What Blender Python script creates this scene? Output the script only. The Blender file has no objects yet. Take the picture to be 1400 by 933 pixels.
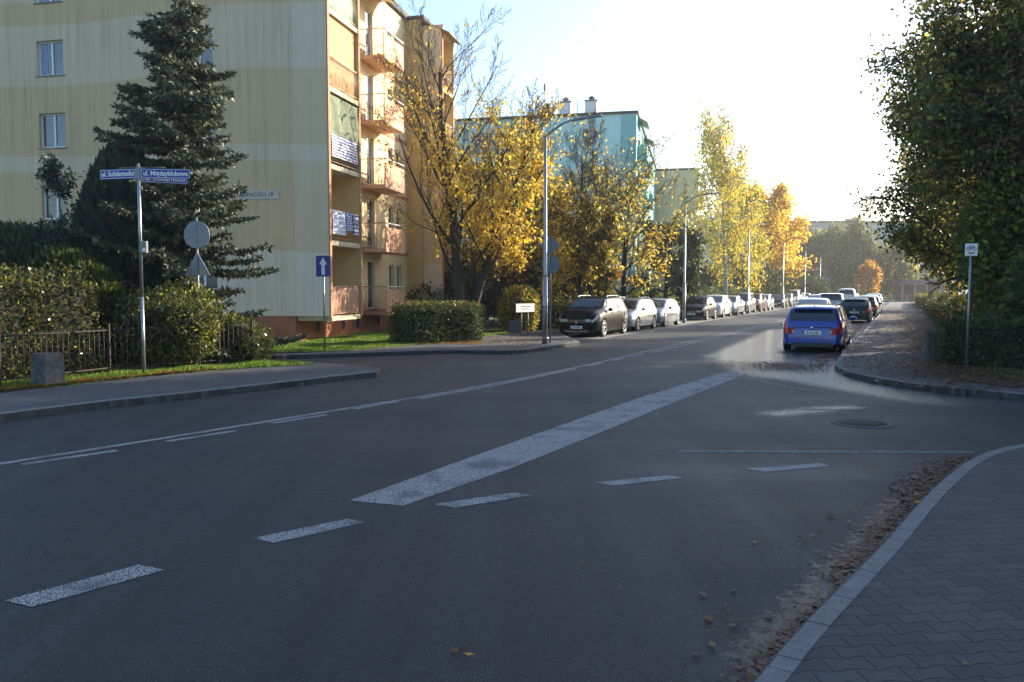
import bpy, math, random
import numpy as np
from mathutils import Vector, Matrix
R = math.radians
sc = bpy.context.scene
col = sc.collection
# ------------------------------------------------------------------ camera
CAMH, FPX = 1.9, 1130.0
PITCH = math.atan(70.5/FPX)
cd = bpy.data.cameras.new('camera'); cam = bpy.data.objects.new('camera', cd); col.objects.link(cam)
cam.location = (0, 0, CAMH); cam.rotation_euler = (math.pi/2-PITCH, 0, 0)
cd.sensor_width = 36; cd.lens = 36*FPX/1400; cd.clip_end = 6000; cd.clip_start = .05
sc.camera = cam
# ------------------------------------------------------------------ world, sun, exposure
SUN_AZ, SUN_EL = R(57), R(20)
w = bpy.data.worlds.new('World'); sc.world = w; w.use_nodes = True
nt = w.node_tree; bg = nt.nodes['Background']
sky = nt.nodes.new('ShaderNodeTexSky'); sky.sky_type = 'NISHITA'; sky.sun_disc = False
sky.sun_elevation = SUN_EL; sky.sun_rotation = SUN_AZ; sky.air_density = 1.25; sky.dust_density = 2.6; sky.ozone_density = 4.2
nt.links.new(sky.outputs[0], bg.inputs[0]); bg.inputs[1].default_value = .15
sl = bpy.data.lights.new('sun', 'SUN'); sl.energy = 5.0; sl.angle = R(.5); sl.color = (1, .88, .68)
so = bpy.data.objects.new('sun', sl); col.objects.link(so)
S = Vector((math.sin(SUN_AZ)*math.cos(SUN_EL), math.cos(SUN_AZ)*math.cos(SUN_EL), math.sin(SUN_EL)))
so.rotation_euler = (-S).to_track_quat('-Z', 'Y').to_euler(); so.location = (30, 20, 40)
sc.view_settings.view_transform = 'Standard'; sc.view_settings.look = 'None'
sc.view_settings.gamma = 1; sc.view_settings.use_curve_mapping = False
sc.view_settings.exposure = 1.35
sc.render.engine = 'CYCLES'
sc.cycles.use_denoising = True; sc.cycles.max_bounces = 6; sc.cycles.diffuse_bounces = 3; sc.cycles.glossy_bounces = 3
sc.cycles.transmission_bounces = 4; sc.cycles.transparent_max_bounces = 8; sc.cycles.volume_bounces = 0
sc.cycles.use_adaptive_sampling = True; sc.cycles.adaptive_threshold = .015
# ------------------------------------------------------------------ helpers
CP, SP = math.cos(PITCH), math.sin(PITCH)
def gp(px, py, z=0.0):
    a, b = (px-700)/FPX, (466.5-py)/FPX
    d = (a, CP+b*SP, -SP+b*CP)
    k = (z-CAMH)/d[2]
    return Vector((a*k, d[1]*k, z))
def at(px, Y, z=0.0):
    return Vector(((px-700)/FPX*(Y*CP+(CAMH-z)*SP), Y, z))
C0 = gp(800, 499.6)
D = Vector((.4254, .905, 0)).normalized(); N = Vector((D.y, -D.x, 0))
def rd(s, t, z=0.0): return Vector((C0.x+D.x*s+N.x*t, C0.y+D.y*s+N.y*t, z))
ROADROT = -math.atan2(D.x, D.y)          # local +Y -> D
def s_of_y(Y, t): return (Y-C0.y-N.y*t)/D.y

def tag(o, label=None, cat=None, group=None, kind=None):
    if label: o['label'] = label
    if cat: o['category'] = cat
    if group: o['group'] = group
    if kind: o['kind'] = kind
    return o
def empty(name, loc=(0, 0, 0), rz=0.0):
    o = bpy.data.objects.new(name, None); col.objects.link(o); o.location = loc; o.rotation_euler = (0, 0, rz)
    o.empty_display_size = .2
    return o
class MB:
    def __init__(s): s.v = []; s.f = []; s.m = []; s.sm = []; s.n = 0
    def add(s, vs, fs, mi=0, smooth=False):
        s.v.extend([tuple(p) for p in vs]); n = s.n
        for f in fs: s.f.append(tuple(i+n for i in f)); s.m.append(mi); s.sm.append(smooth)
        s.n += len(vs)
    def box(s, c, d, mi=0, rz=0.0, M=None):
        x, y, z = d[0]/2, d[1]/2, d[2]/2
        vs = [Vector((i*x, j*y, k*z)) for i in (-1, 1) for j in (-1, 1) for k in (-1, 1)]
        if M is None: M = Matrix.Rotation(rz, 3, 'Z')
        vs = [M @ p + Vector(c) for p in vs]
        s.add(vs, [(0, 1, 3, 2), (4, 6, 7, 5), (0, 4, 5, 1), (2, 3, 7, 6), (0, 2, 6, 4), (1, 5, 7, 3)], mi)
    def b2(s, a, b, mi=0):
        s.box([(a[i]+b[i])/2 for i in range(3)], [abs(b[i]-a[i]) for i in range(3)], mi)
    def tube(s, pts, rad, n=8, mi=0, cap=True, smooth=True):
        pts = [Vector(p) for p in pts]
        if not hasattr(rad, '__len__'): rad = [rad]*len(pts)
        vs = []
        t0 = (pts[1]-pts[0]).normalized()
        up = Vector((0, 0, 1)) if abs(t0.z) < .9 else Vector((1, 0, 0))
        a = t0.cross(up).normalized()
        for i, p in enumerate(pts):
            t = (pts[min(i+1, len(pts)-1)]-pts[max(i-1, 0)])
            if t.length < 1e-6: t = t0
            t = t.normalized()
            a = (a-t*a.dot(t)).normalized(); b = t.cross(a)
            for k in range(n):
                an = 2*math.pi*k/n
                vs.append(p+(a*math.cos(an)+b*math.sin(an))*rad[i])
        fs = []
        for i in range(len(pts)-1):
            for k in range(n):
                k2 = (k+1) % n
                fs.append((i*n+k, i*n+k2, (i+1)*n+k2, (i+1)*n+k))
        s.add(vs, fs, mi, smooth)
        if cap:
            s.f.append(tuple(range(s.n-n, s.n))); s.m.append(mi); s.sm.append(False)
            s.f.append(tuple(reversed(range(s.n-len(vs), s.n-len(vs)+n)))); s.m.append(mi); s.sm.append(False)
    def prism(s, poly, z0, z1, mi=0, side=None):
        n = len(poly)
        a = sum(poly[i][0]*poly[(i+1) % n][1]-poly[(i+1) % n][0]*poly[i][1] for i in range(n))
        if a < 0: poly = poly[::-1]
        vs = [(p[0], p[1], z1) for p in poly]+[(p[0], p[1], z0) for p in poly]
        s.add(vs, [tuple(range(n))], mi)
        s.n -= 0
        base = s.n-2*n
        for i in range(n):
            j = (i+1) % n
            s.f.append((base+i, base+n+i, base+n+j, base+j)); s.m.append(mi if side is None else side); s.sm.append(False)
        s.f.append(tuple(base+n+i for i in reversed(range(n)))); s.m.append(mi if side is None else side); s.sm.append(False)
    def sheet(s, poly, z, mi=0):
        n = len(poly)
        a = sum(poly[i][0]*poly[(i+1) % n][1]-poly[(i+1) % n][0]*poly[i][1] for i in range(n))
        if a < 0: poly = poly[::-1]
        s.add([(p[0], p[1], z) for p in poly], [tuple(range(n))], mi)
    def lathe(s, prof, c, n=24, mi=0, axis='Z', smooth=True, cap=True):
        vs = []
        for r, h in prof:
            for k in range(n):
                a = 2*math.pi*k/n; x, y = r*math.cos(a), r*math.sin(a)
                p = (x, y, h) if axis == 'Z' else ((x, h, y) if axis == 'Y' else (h, x, y))
                vs.append((p[0]+c[0], p[1]+c[1], p[2]+c[2]))
        fs = []
        for i in range(len(prof)-1):
            for k in range(n):
                k2 = (k+1) % n; fs.append((i*n+k, i*n+k2, (i+1)*n+k2, (i+1)*n+k))
        s.add(vs, fs, mi, smooth)
        if not cap: return
        if prof[0][0] > 0.001: s.f.append(tuple(range(s.n-len(vs), s.n-len(vs)+n))); s.m.append(mi); s.sm.append(False)
        if prof[-1][0] > 0.001: s.f.append(tuple(range(s.n-n, s.n))); s.m.append(mi); s.sm.append(False)
    def build(s, name, mats, parent=None, bevel=0):
        me = bpy.data.meshes.new(name)
        me.from_pydata([tuple(p) for p in s.v], [], s.f)
        if not isinstance(mats, (list, tuple)): mats = [mats]
        for m in mats: me.materials.append(m)
        me.polygons.foreach_set('material_index', s.m); me.polygons.foreach_set('use_smooth', s.sm)
        me.update()
        o = bpy.data.objects.new(name, me); col.objects.link(o)
        if parent: o.parent = parent
        if bevel:
            b = o.modifiers.new('bevel', 'BEVEL'); b.width = bevel; b.segments = 2; b.limit_method = 'ANGLE'
        return o
# ------------------------------------------------------------------ materials
def newmat(name):
    m = bpy.data.materials.new(name); m.use_nodes = True
    return m, m.node_tree, m.node_tree.nodes['Principled BSDF']
def nd(t, typ, **kw):
    n = t.nodes.new(typ)
    for k, v in kw.items(): setattr(n, k, v)
    return n
def posn(t, scale=(1, 1, 1), obj=False, rot=(0, 0, 0)):
    mp = nd(t, 'ShaderNodeMapping'); mp.inputs['Scale'].default_value = scale; mp.inputs['Rotation'].default_value = rot
    if obj: t.links.new(nd(t, 'ShaderNodeTexCoord').outputs['Object'], mp.inputs[0])
    else: t.links.new(nd(t, 'ShaderNodeNewGeometry').outputs['Position'], mp.inputs[0])
    return mp.outputs[0]
def noise(t, vec, scale, detail=4, rough=.55):
    n = nd(t, 'ShaderNodeTexNoise'); n.inputs['Scale'].default_value = scale; n.inputs['Detail'].default_value = detail
    n.inputs['Roughness'].default_value = rough
    t.links.new(vec, n.inputs['Vector']); return n.outputs['Fac']
def ramp(t, fac, stops, interp='LINEAR'):
    r = nd(t, 'ShaderNodeValToRGB'); r.color_ramp.interpolation = interp
    e = r.color_ramp.elements
    while len(e) < len(stops): e.new(.5)
    for el, (p, c) in zip(e, stops):
        el.position = p; el.color = (*c, 1) if hasattr(c, '__len__') else (c, c, c, 1)
    t.links.new(fac, r.inputs[0]); return r.outputs[0]
def mixc(t, fac, a, b, mode='MIX'):
    m = nd(t, 'ShaderNodeMix', data_type='RGBA', blend_type=mode)
    for i, x in ((0, fac), (6, a), (7, b)):
        if isinstance(x, (int, float)): m.inputs[i].default_value = x
        elif isinstance(x, (tuple, list)): m.inputs[i].default_value = (*x[:3], 1)
        else: t.links.new(x, m.inputs[i])
    return m.outputs[2]
def math_(t, op, a, b=None, c=None, clamp=False):
    m = nd(t, 'ShaderNodeMath', operation=op); m.use_clamp = clamp
    for i, x in enumerate((a, b, c)):
        if x is None: continue
        if isinstance(x, (int, float)): m.inputs[i].default_value = x
        else: t.links.new(x, m.inputs[i])
    return m.outputs[0]
def bump(t, b, h, strength=.3, dist=.02):
    n = nd(t, 'ShaderNodeBump'); n.inputs['Strength'].default_value = strength; n.inputs['Distance'].default_value = dist
    t.links.new(h, n.inputs['Height']); t.links.new(n.outputs[0], b.inputs['Normal'])
def setc(t, b, c):
    if isinstance(c, (tuple, list)): b.inputs['Base Color'].default_value = (*c[:3], 1)
    else: t.links.new(c, b.inputs['Base Color'])
def simple(name, c, rough=.6, metal=0, var=.15, vs=6, bmp=0, coat=0, obj=True, spec=None):
    m, t, b = newmat(name)
    b.inputs['Roughness'].default_value = rough; b.inputs['Metallic'].default_value = metal
    if coat: b.inputs['Coat Weight'].default_value = coat; b.inputs['Coat Roughness'].default_value = .05
    if spec is not None: b.inputs['Specular IOR Level'].default_value = spec
    if var:
        n = noise(t, posn(t, obj=obj), vs, 5)
        cc = ramp(t, n, [(.3, tuple(x*(1-var) for x in c)), (.7, tuple(min(1, x*(1+var)) for x in c))])
        setc(t, b, cc)
        if bmp: bump(t, b, n, bmp, .01)
    else: setc(t, b, c)
    return m
def leafmat(name, c, tr=.5, rough=.55, spec=.3):
    m, t, b = newmat(name)
    oi = nd(t, 'ShaderNodeNewGeometry')
    cc = mixc(t, oi.outputs['Random Per Island'], tuple(x*.72 for x in c), tuple(min(1, x*1.3) for x in c))
    setc(t, b, cc); b.inputs['Roughness'].default_value = rough; b.inputs['Specular IOR Level'].default_value = spec
    tl = nd(t, 'ShaderNodeBsdfTranslucent'); t.links.new(cc, tl.inputs[0])
    mx = nd(t, 'ShaderNodeMixShader'); mx.inputs[0].default_value = tr
    t.links.new(b.outputs[0], mx.inputs[1]); t.links.new(tl.outputs[0], mx.inputs[2])
    t.links.new(mx.outputs[0], t.nodes['Material Output'].inputs[0])
    return m
LM = {
 'yellow': leafmat('leaf_yellow', (.74, .56, .09), .5), 'gold': leafmat('leaf_gold', (.70, .43, .04), .55),
 'orange': leafmat('leaf_orange', (.45, .17, .02)), 'brown': leafmat('leaf_brown', (.20, .09, .03)),
 'lime': leafmat('leaf_lime', (.42, .42, .06), .5), 'green': leafmat('leaf_green', (.10, .135, .03), .4),
 'dark': leafmat('leaf_dark', (.045, .065, .018), .25), 'needle': leafmat('needle_blue_green', (.055, .075, .045), .1),
 'needle2': leafmat('needle_tip', (.12, .13, .06), .15), 'juniper': leafmat('juniper_scale', (.03, .045, .035), .1),
 'olive': leafmat('leaf_olive', (.16, .16, .04), .4), 'rust': leafmat('leaf_rust', (.25, .08, .02), .35),
 'willow': leafmat('leaf_willow', (.20, .22, .06), .45), 'gloss': leafmat('leaf_gloss', (.09, .085, .02), .25, .3, .6),
 'rustd': leafmat('leaf_dark_rust', (.10, .035, .015), .1), 'litter': leafmat('leaf_rotting', (.05, .03, .018), .1),
 'grass': leafmat('grass_blade', (.10, .19, .02), .45), 'grassy': leafmat('grass_blade_pale', (.22, .26, .04), .45),
}
def bark(name, c):
    m, t, b = newmat(name); v = posn(t, (9, 9, 1.6)); n = noise(t, v, 3, 6)
    setc(t, b, ramp(t, n, [(.3, tuple(x*.45 for x in c)), (.7, c)])); b.inputs['Roughness'].default_value = .9
    bump(t, b, n, .6, .02); return m
BARK = bark('bark_grey', (.075, .06, .05)); BARKD = bark('bark_dark', (.045, .035, .028))
def birchbark():
    m, t, b = newmat('birch_bark'); n = noise(t, posn(t, (2, 2, 9)), 1.5, 5)
    setc(t, b, ramp(t, n, [(.42, (.03, .03, .03)), (.5, (.45, .43, .40))])); b.inputs['Roughness'].default_value = .7; return m
BIRCH = birchbark()
HEDGECORE = simple('hedge_inner_twigs', (.018, .017, .010), .95, var=.4)

def ellipse_mask(t, a, b, wid, soft=.35, nz=None, amp=.5):
    """1 inside a stadium round segment a-b (world xy), noise-broken edge"""
    a, b = Vector(a[:2]), Vector(b[:2]); L = (b-a).length; u = (b-a)/L
    g = nd(t, 'ShaderNodeNewGeometry'); sp = nd(t, 'ShaderNodeSeparateXYZ'); t.links.new(g.outputs['Position'], sp.inputs[0])
    x = math_(t, 'SUBTRACT', sp.outputs[0], a.x); y = math_(t, 'SUBTRACT', sp.outputs[1], a.y)
    al = math_(t, 'ADD', math_(t, 'MULTIPLY', x, u.x), math_(t, 'MULTIPLY', y, u.y))
    ac = math_(t, 'ADD', math_(t, 'MULTIPLY', x, -u.y), math_(t, 'MULTIPLY', y, u.x))
    ex = math_(t, 'MAXIMUM', math_(t, 'SUBTRACT', al, L), math_(t, 'MAXIMUM', math_(t, 'MULTIPLY', al, -1), 0))
    d = math_(t, 'SQRT', math_(t, 'ADD', math_(t, 'POWER', ex, 2), math_(t, 'POWER', ac, 2)))
    d = math_(t, 'DIVIDE', d, wid)
    if nz is not None: d = math_(t, 'ADD', d, math_(t, 'MULTIPLY', math_(t, 'SUBTRACT', nz, .5), amp*2))
    r = math_(t, 'DIVIDE', math_(t, 'SUBTRACT', 1, d), soft, clamp=True)
    return r
def asphalt():
    m, t, b = newmat('asphalt'); p = posn(t)
    fine = noise(t, p, 90, 3, .7); mid = noise(t, p, 6, 6, .6); big = noise(t, posn(t, (.35, .9, 1)), .6, 4)
    c = ramp(t, fine, [(.42, (.006, .008, .011)), (.53, (.018, .021, .027)), (.61, (.13, .135, .145))])
    g2 = noise(t, p, 13, 6, .8); c = mixc(t, ramp(t, g2, [(.40, .85), (.54, 0.0)]), c, (.007, .008, .009))
    c = mixc(t, ramp(t, mid, [(.35, 0.0), (.7, .45)]), c, (.014, .015, .017))
    c = mixc(t, ramp(t, big, [(.4, 0.0), (.65, .45)]), c, (.030, .034, .040))
    trk = noise(t, posn(t, (1.3, .05, 1), rot=(0, 0, R(25))), 1.0, 5, .6)
    c = mixc(t, ramp(t, trk, [(.38, .55), (.5, 0.0)]), c, (.010, .011, .013)); c = mixc(t, ramp(t, trk, [(.54, 0.0), (.66, .45)]), c, (.050, .054, .060))
    vo = nd(t, 'ShaderNodeTexVoronoi', feature='DISTANCE_TO_EDGE'); vo.inputs['Scale'].default_value = .33
    wp = nd(t, 'ShaderNodeVectorMath', operation='ADD'); nn = nd(t, 'ShaderNodeTexNoise'); nn.inputs['Scale'].default_value = 1.4; nn.inputs['Detail'].default_value = 5
    t.links.new(p, nn.inputs['Vector']); t.links.new(p, wp.inputs[0]); t.links.new(nn.outputs['Color'], wp.inputs[1]); t.links.new(wp.outputs[0], vo.inputs['Vector'])
    crack = math_(t, 'LESS_THAN', vo.outputs['Distance'], .0028)
    crack = math_(t, 'MULTIPLY', crack, math_(t, 'GREATER_THAN', noise(t, p, .5, 3), .52))
    c = mixc(t, math_(t, 'MULTIPLY', crack, .8), c, (.012, .012, .012))
    nz = noise(t, posn(t, (.5, 1.6, 1), rot=(0, 0, R(-8))), 1.4, 9, .68)
    nz2 = noise(t, posn(t, (1, 1, 1)), 7, 9, .75); nz3 = noise(t, posn(t, (1, 1, 1)), 13, 9, .85)
    wet = ellipse_mask(t, gp(1045, 488), gp(1105, 510), 1.6, .10, nz3, 1.9)
    wet = math_(t, 'MAXIMUM', wet, ellipse_mask(t, gp(1010, 488), gp(1078, 452), .9, .10, nz3, 1.9))
    wet = math_(t, 'MAXIMUM', wet, ellipse_mask(t, gp(1085, 512), gp(1290, 546), .85, .12, nz3, 2.2))
    wet = math_(t, 'MAXIMUM', wet, ellipse_mask(t, gp(1060, 566), gp(1160, 556), .3, 1.2, nz3, 3.6))
    wet = math_(t, 'MAXIMUM', wet, math_(t, 'MULTIPLY', ellipse_mask(t, gp(1040, 900), gp(1295, 640), .17, .4, nz3, 4.6), .6))
    wet = math_(t, 'MAXIMUM', wet, math_(t, 'MULTIPLY', ellipse_mask(t, gp(880, 640), gp(1180, 650), .5, .9, nz3, 5.4), .2))
    ro = ramp(t, big, [(.3, .54), (.7, .68)])
    ro = mixc(t, wet, ro, (.13, .13, .13))
    t.links.new(ro, b.inputs['Roughness']); t.links.new(math_(t, 'MULTIPLY_ADD', wet, .2, .36), b.inputs['Specular IOR Level'])
    c = mixc(t, math_(t, 'MULTIPLY', wet, .35), c, (.03, .032, .036))
    setc(t, b, c)
    bn = nd(t, 'ShaderNodeBump'); bn.inputs['Distance'].default_value = .02
    t.links.new(math_(t, 'MULTIPLY_ADD', wet, -.5, 1.0), bn.inputs['Strength'])
    t.links.new(math_(t, 'ADD', fine, math_(t, 'MULTIPLY', mid, .6)), bn.inputs['Height'])
    t.links.new(bn.outputs[0], b.inputs['Normal'])
    return m
def pavers(name, ang, bw, bh, c1, c2, joint, wave=.12, jw=.035, wear=True):
    m, t, b = newmat(name)
    sp = nd(t, 'ShaderNodeSeparateXYZ'); t.links.new(posn(t, rot=(0, 0, ang)), sp.inputs[0])
    u = math_(t, 'DIVIDE', sp.outputs[0], bw); v = math_(t, 'DIVIDE', sp.outputs[1], bh)
    # trapezoid wave, period one block
    tri = math_(t, 'PINGPONG', u, .5)                       # 0..0.5..0
    W = math_(t, 'MULTIPLY', math_(t, 'SUBTRACT', tri, .25), 9)
    W = math_(t, 'MINIMUM', math_(t, 'MAXIMUM', W, -1), 1)
    rr = math_(t, 'ROUND', v); par = math_(t, 'SUBTRACT', 1, math_(t, 'MULTIPLY', math_(t, 'PINGPONG', rr, 1), 2))
    d = math_(t, 'SUBTRACT', v, rr); d = math_(t, 'ABSOLUTE', math_(t, 'SUBTRACT', d, math_(t, 'MULTIPLY', math_(t, 'MULTIPLY', par, W), wave)))
    row = math_(t, 'FLOOR', v); off = math_(t, 'MULTIPLY', math_(t, 'PINGPONG', row, 1), .5)
    uu = math_(t, 'ADD', u, off); du = math_(t, 'ABSOLUTE', math_(t, 'SUBTRACT', uu, math_(t, 'ROUND', uu)))
    jj = math_(t, 'MINIMUM', math_(t, 'MULTIPLY', d, bh), math_(t, 'MULTIPLY', du, bw))
    wig = noise(t, posn(t), 30, 2)
    jd = math_(t, 'SUBTRACT', 1, math_(t, 'DIVIDE', jj, math_(t, 'MULTIPLY_ADD', wig, .010, .005)), clamp=True)
    jn = math_(t, 'MULTIPLY', jd, 1, clamp=True)
    wn = nd(t, 'ShaderNodeTexWhiteNoise', noise_dimensions='2D'); cv = nd(t, 'ShaderNodeCombineXYZ')
    t.links.new(math_(t, 'FLOOR', uu), cv.inputs[0]); t.links.new(row, cv.inputs[1]); t.links.new(cv.outputs[0], wn.inputs['Vector'])
    c = mixc(t, wn.outputs['Value'], tuple(x*.8 for x in c1), tuple(x*1.1 for x in c2))
    st = noise(t, posn(t), 1.2, 6, .65); c = mixc(t, ramp(t, st, [(.42, 0.0), (.7, .5)]), c, tuple(x*.5 for x in c1))
    fn = noise(t, posn(t), 60, 3); c = mixc(t, .35, c, ramp(t, fn, [(.3, tuple(x*.55 for x in c1)), (.7, tuple(x*1.35 for x in c2))]))
    c = mixc(t, jn, c, joint); setc(t, b, c)
    b.inputs['Roughness'].default_value = .8
    h = math_(t, 'SUBTRACT', math_(t, 'MULTIPLY', fn, .15), math_(t, 'MULTIPLY', jn, 1))
    bump(t, b, h, .7, .008)
    return m
M_ASPH = asphalt()
M_PAVE = pavers('interlocking_pavers', R(-5), .215, .125, (.024, .027, .032), (.044, .048, .055), (.007, .008, .009), .09)
M_PAVE2 = pavers('pavement_slabs', R(-25), .30, .30, (.045, .047, .052), (.065, .068, .074), (.02, .02, .022), 0)
M_PARK = pavers('parking_pavers', R(25), .22, .14, (.17, .16, .15), (.24, .225, .21), (.07, .065, .06))
def kerbmat():
    m, t, b = newmat('kerb_concrete'); n = noise(t, posn(t), 7, 6, .65); f = noise(t, posn(t), 120, 2)
    c = ramp(t, n, [(.3, (.07, .073, .078)), (.7, (.15, .155, .16))]); c = mixc(t, .25, c, ramp(t, f, [(.3, .04), (.7, .24)]))
    setc(t, b, c); b.inputs['Roughness'].default_value = .8; bump(t, b, f, .3, .004); return m
M_KERB = kerbmat()
def paintmat():
    m, t, b = newmat('worn_road_paint'); p = posn(t)
    vo = nd(t, 'ShaderNodeTexVoronoi'); vo.inputs['Scale'].default_value = 85; t.links.new(p, vo.inputs['Vector'])
    f = ramp(t, vo.outputs['Distance'], [(.36, 1.0), (.62, 0.0)]); n2 = noise(t, p, 2.2, 4); f2 = ramp(t, n2, [(.32, .35), (.5, 1.0)])
    c = mixc(t, math_(t, 'MULTIPLY', f, f2), (.03, .032, .035), (.42, .42, .42)); setc(t, b, c); b.inputs['Roughness'].default_value = .75
    bump(t, b, f, .5, .006); return m
M_PAINT = paintmat()
def faintpaint():
    m, t, b = newmat('faded_road_paint'); p = posn(t, (1, 1, 1)); n = noise(t, p, 14, 5, .7)
    f = ramp(t, n, [(.50, 0.0), (.70, .6)]); c = mixc(t, f, (.03, .033, .038), (.30, .305, .31)); setc(t, b, c); b.inputs['Roughness'].default_value = .7; return m
M_FAINT = faintpaint()
def groundmat(name, g1, g2, dirt):
    m, t, b = newmat(name); p = posn(t); n = noise(t, p, 1.3, 6, .65); f = noise(t, p, 35, 4, .7)
    c = ramp(t, f, [(.3, g1), (.7, g2)]); c = mixc(t, ramp(t, n, [(.45, 0.0), (.68, .9)]), c, dirt); setc(t, b, c)
    b.inputs['Roughness'].default_value = .95; bump(t, b, f, .8, .04); return m
M_GRASS = groundmat('grass_turf', (.035, .065, .012), (.08, .13, .02), (.06, .045, .022))
M_DIRT = groundmat('leafy_soil', (.03, .022, .014), (.07, .045, .025), (.03, .035, .012))
def plaster(name, bands, streak=.5):
    """bands: list of (z_from, colour), painted stripes and, on the turquoise wall, painted-in shade, fixed to the wall height"""
    m, t, b = newmat(name); sp = nd(t, 'ShaderNodeSeparateXYZ'); t.links.new(nd(t, 'ShaderNodeTexCoord').outputs['Object'], sp.inputs[0])
    wob = math_(t, 'MULTIPLY', math_(t, 'SINE', math_(t, 'MULTIPLY', sp.outputs[0], .55)), .12)
    z = math_(t, 'DIVIDE', math_(t, 'ADD', sp.outputs[2], wob if len(bands) > 2 else 0), 16)
    if len(bands) > 1: c = ramp(t, z, [(zz/16, cc) for zz, cc in bands], 'CONSTANT')
    else: c = bands[0][1]
    n = noise(t, posn(t, (2.2, 2.2, .09), obj=True), 2.4, 6, .7); n2 = noise(t, posn(t, obj=True), .35, 4)
    f = math_(t, 'MULTIPLY', ramp(t, n, [(.42, 0.0), (.68, 1.0)]), ramp(t, n2, [(.35, .25), (.65, 1.0)]))
    c = mixc(t, math_(t, 'MULTIPLY', f, streak), c, (.20, .18, .10))
    n3 = noise(t, posn(t, obj=True), 45, 3); setc(t, b, c); b.inputs['Roughness'].default_value = .9; bump(t, b, n3, .25, .01)
    return m
OCH = (.62, .445, .25); PAL = (.66, .52, .355)
M_END = plaster('end_wall_plaster', [(0, (.68, .56, .42)), (3.15, OCH), (6.15, PAL), (6.7, OCH), (9.25, PAL), (11.35, OCH), (12.15, PAL)], .48)
M_PILA = plaster('corner_plaster', [(0, (.70, .60, .48)), (3.15, (.64, .50, .32)), (6.15, (.67, .56, .42)), (6.7, (.63, .49, .30)), (9.25, (.67, .56, .42)), (11.35, (.64, .50, .31)), (12.15, (.67, .56, .42))], .25)
M_CREAM = plaster('facade_plaster', [(0, (.74, .60, .36))], .2)
M_OCHREW = plaster('ochre_plaster', [(0, (.60, .44, .20))], .2)
M_TERRA = simple('terracotta_plinth', (.36, .13, .06), .9, var=.2, vs=1.5, bmp=.2)
M_TERRAL = simple('terracotta_trim', (.42, .20, .11), .85, var=.15)
M_PINK = simple('balcony_panel', (.62, .36, .24), .8, var=.12, vs=2)
M_SLAB = simple('balcony_slab_concrete', (.50, .43, .30), .9, var=.3, vs=5)
M_TURQ = plaster('turquoise_plaster', [(0, (.26, .54, .51)), (3.2, (.50, .80, .77)), (13.0, (.54, .83, .80))], .15)  # lowest band darker: shade of the trees painted into the wall colour
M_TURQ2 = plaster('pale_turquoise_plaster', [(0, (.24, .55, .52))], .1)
M_BEIGE3 = plaster('beige_plaster', [(0, (.76, .60, .40)), (5.5, (.70, .53, .34))], .6)
M_GREYB = plaster('grey_panel_wall', [(0, (.50, .50, .50))], .1)
M_WHITE = simple('white_frame', (.72, .73, .74), .4, var=.04)
M_ROOF = simple('roofing_felt', (.06, .055, .055), .85)
M_SILL = simple('metal_sill', (.18, .18, .17), .4, .4)
M_DARK = simple('dark_void', (.02, .02, .02), .6)
M_RAIL = simple('painted_rail_brown', (.32, .16, .09), .5, .1)
M_RAILP = simple('painted_rail_pale', (.50, .38, .26), .5, .1)
M_STEEL = simple('galvanised_steel', (.30, .31, .32), .38, .75, .15, 12)
M_STEELD = simple('grey_painted_steel', (.17, .18, .19), .45, .3, .12, 9)
M_BACK = simple('sign_back_aluminium', (.20, .21, .23), .5, .35, .12, 8)
M_CONC = simple('rough_concrete', (.085, .082, .078), .95, var=.45, vs=9, bmp=.8)
M_BLACK = simple('black_rubber', (.018, .018, .018), .75, var=.2)
M_PLAST = simple('black_plastic', (.022, .022, .024), .5, var=.1)
M_RIM = simple('alloy_rim', (.42, .43, .44), .32, .8, .05)
M_CHROME = simple('chrome_trim', (.65, .65, .66), .18, 1, .03)
M_BLUE = simple('sign_blue', (.008, .03, .26), .35, var=.06)
M_SIGNW = simple('sign_white', (.78, .78, .76), .4, var=.04)
M_INK = simple('black_ink', (.02, .02, .02), .5, var=0)
M_ORNG = simple('orange_bar', (.62, .22, .02), .5, var=.05)
M_IRON = simple('rusty_fence_iron', (.035, .024, .02), .7, .3, .35, 14)
M_RED = simple('tail_lamp_red', (.42, .015, .012), .12, coat=1, var=.05)
M_LENS = simple('clear_lamp_lens', (.55, .57, .60), .1, .3, .1, 20, coat=1)
M_AMBER = simple('amber_lens', (.5, .18, .02), .2, var=.05)
M_WOOD = simple('bench_wood', (.45, .38, .30), .6, var=.25, vs=12)
def glass(name, c=(.02, .028, .032), rough=.04, spec=.8):
    m, t, b = newmat(name); b.inputs['Roughness'].default_value = rough; b.inputs['Specular IOR Level'].default_value = spec
    n = noise(t, posn(t, obj=True), 1.1, 2); setc(t, b, ramp(t, n, [(.35, tuple(x*.6 for x in c)), (.65, tuple(x*1.6 for x in c))]))
    b.inputs['Coat Weight'].default_value = .5; b.inputs['Coat Roughness'].default_value = .02; return m
M_GLASS = glass('window_glass', (.04, .055, .075)); M_CGLASS = glass('car_glass', (.012, .016, .018))
M_CURT = simple('net_curtain', (.26, .32, .42), .9, var=.2, vs=5)
def carpaint(name, c, metal=.3):
    m, t, b = newmat(name); setc(t, b, mixc(t, ramp(t, noise(t, posn(t, obj=True), 3, 4), [(.35, 0.0), (.75, .25)]), c, tuple(x*.7+.02 for x in c)))
    b.inputs['Roughness'].default_value = .32 if metal > .4 else .4; b.inputs['Specular IOR Level'].default_value = .5 if metal > .4 or max(c) > .1 else .06; b.inputs['Metallic'].default_value = metal if metal > .4 else 0
    b.inputs['Coat Weight'].default_value = 1 if metal > .4 or max(c) > .1 else .2; b.inputs['Coat Roughness'].default_value = .03; return m
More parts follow.
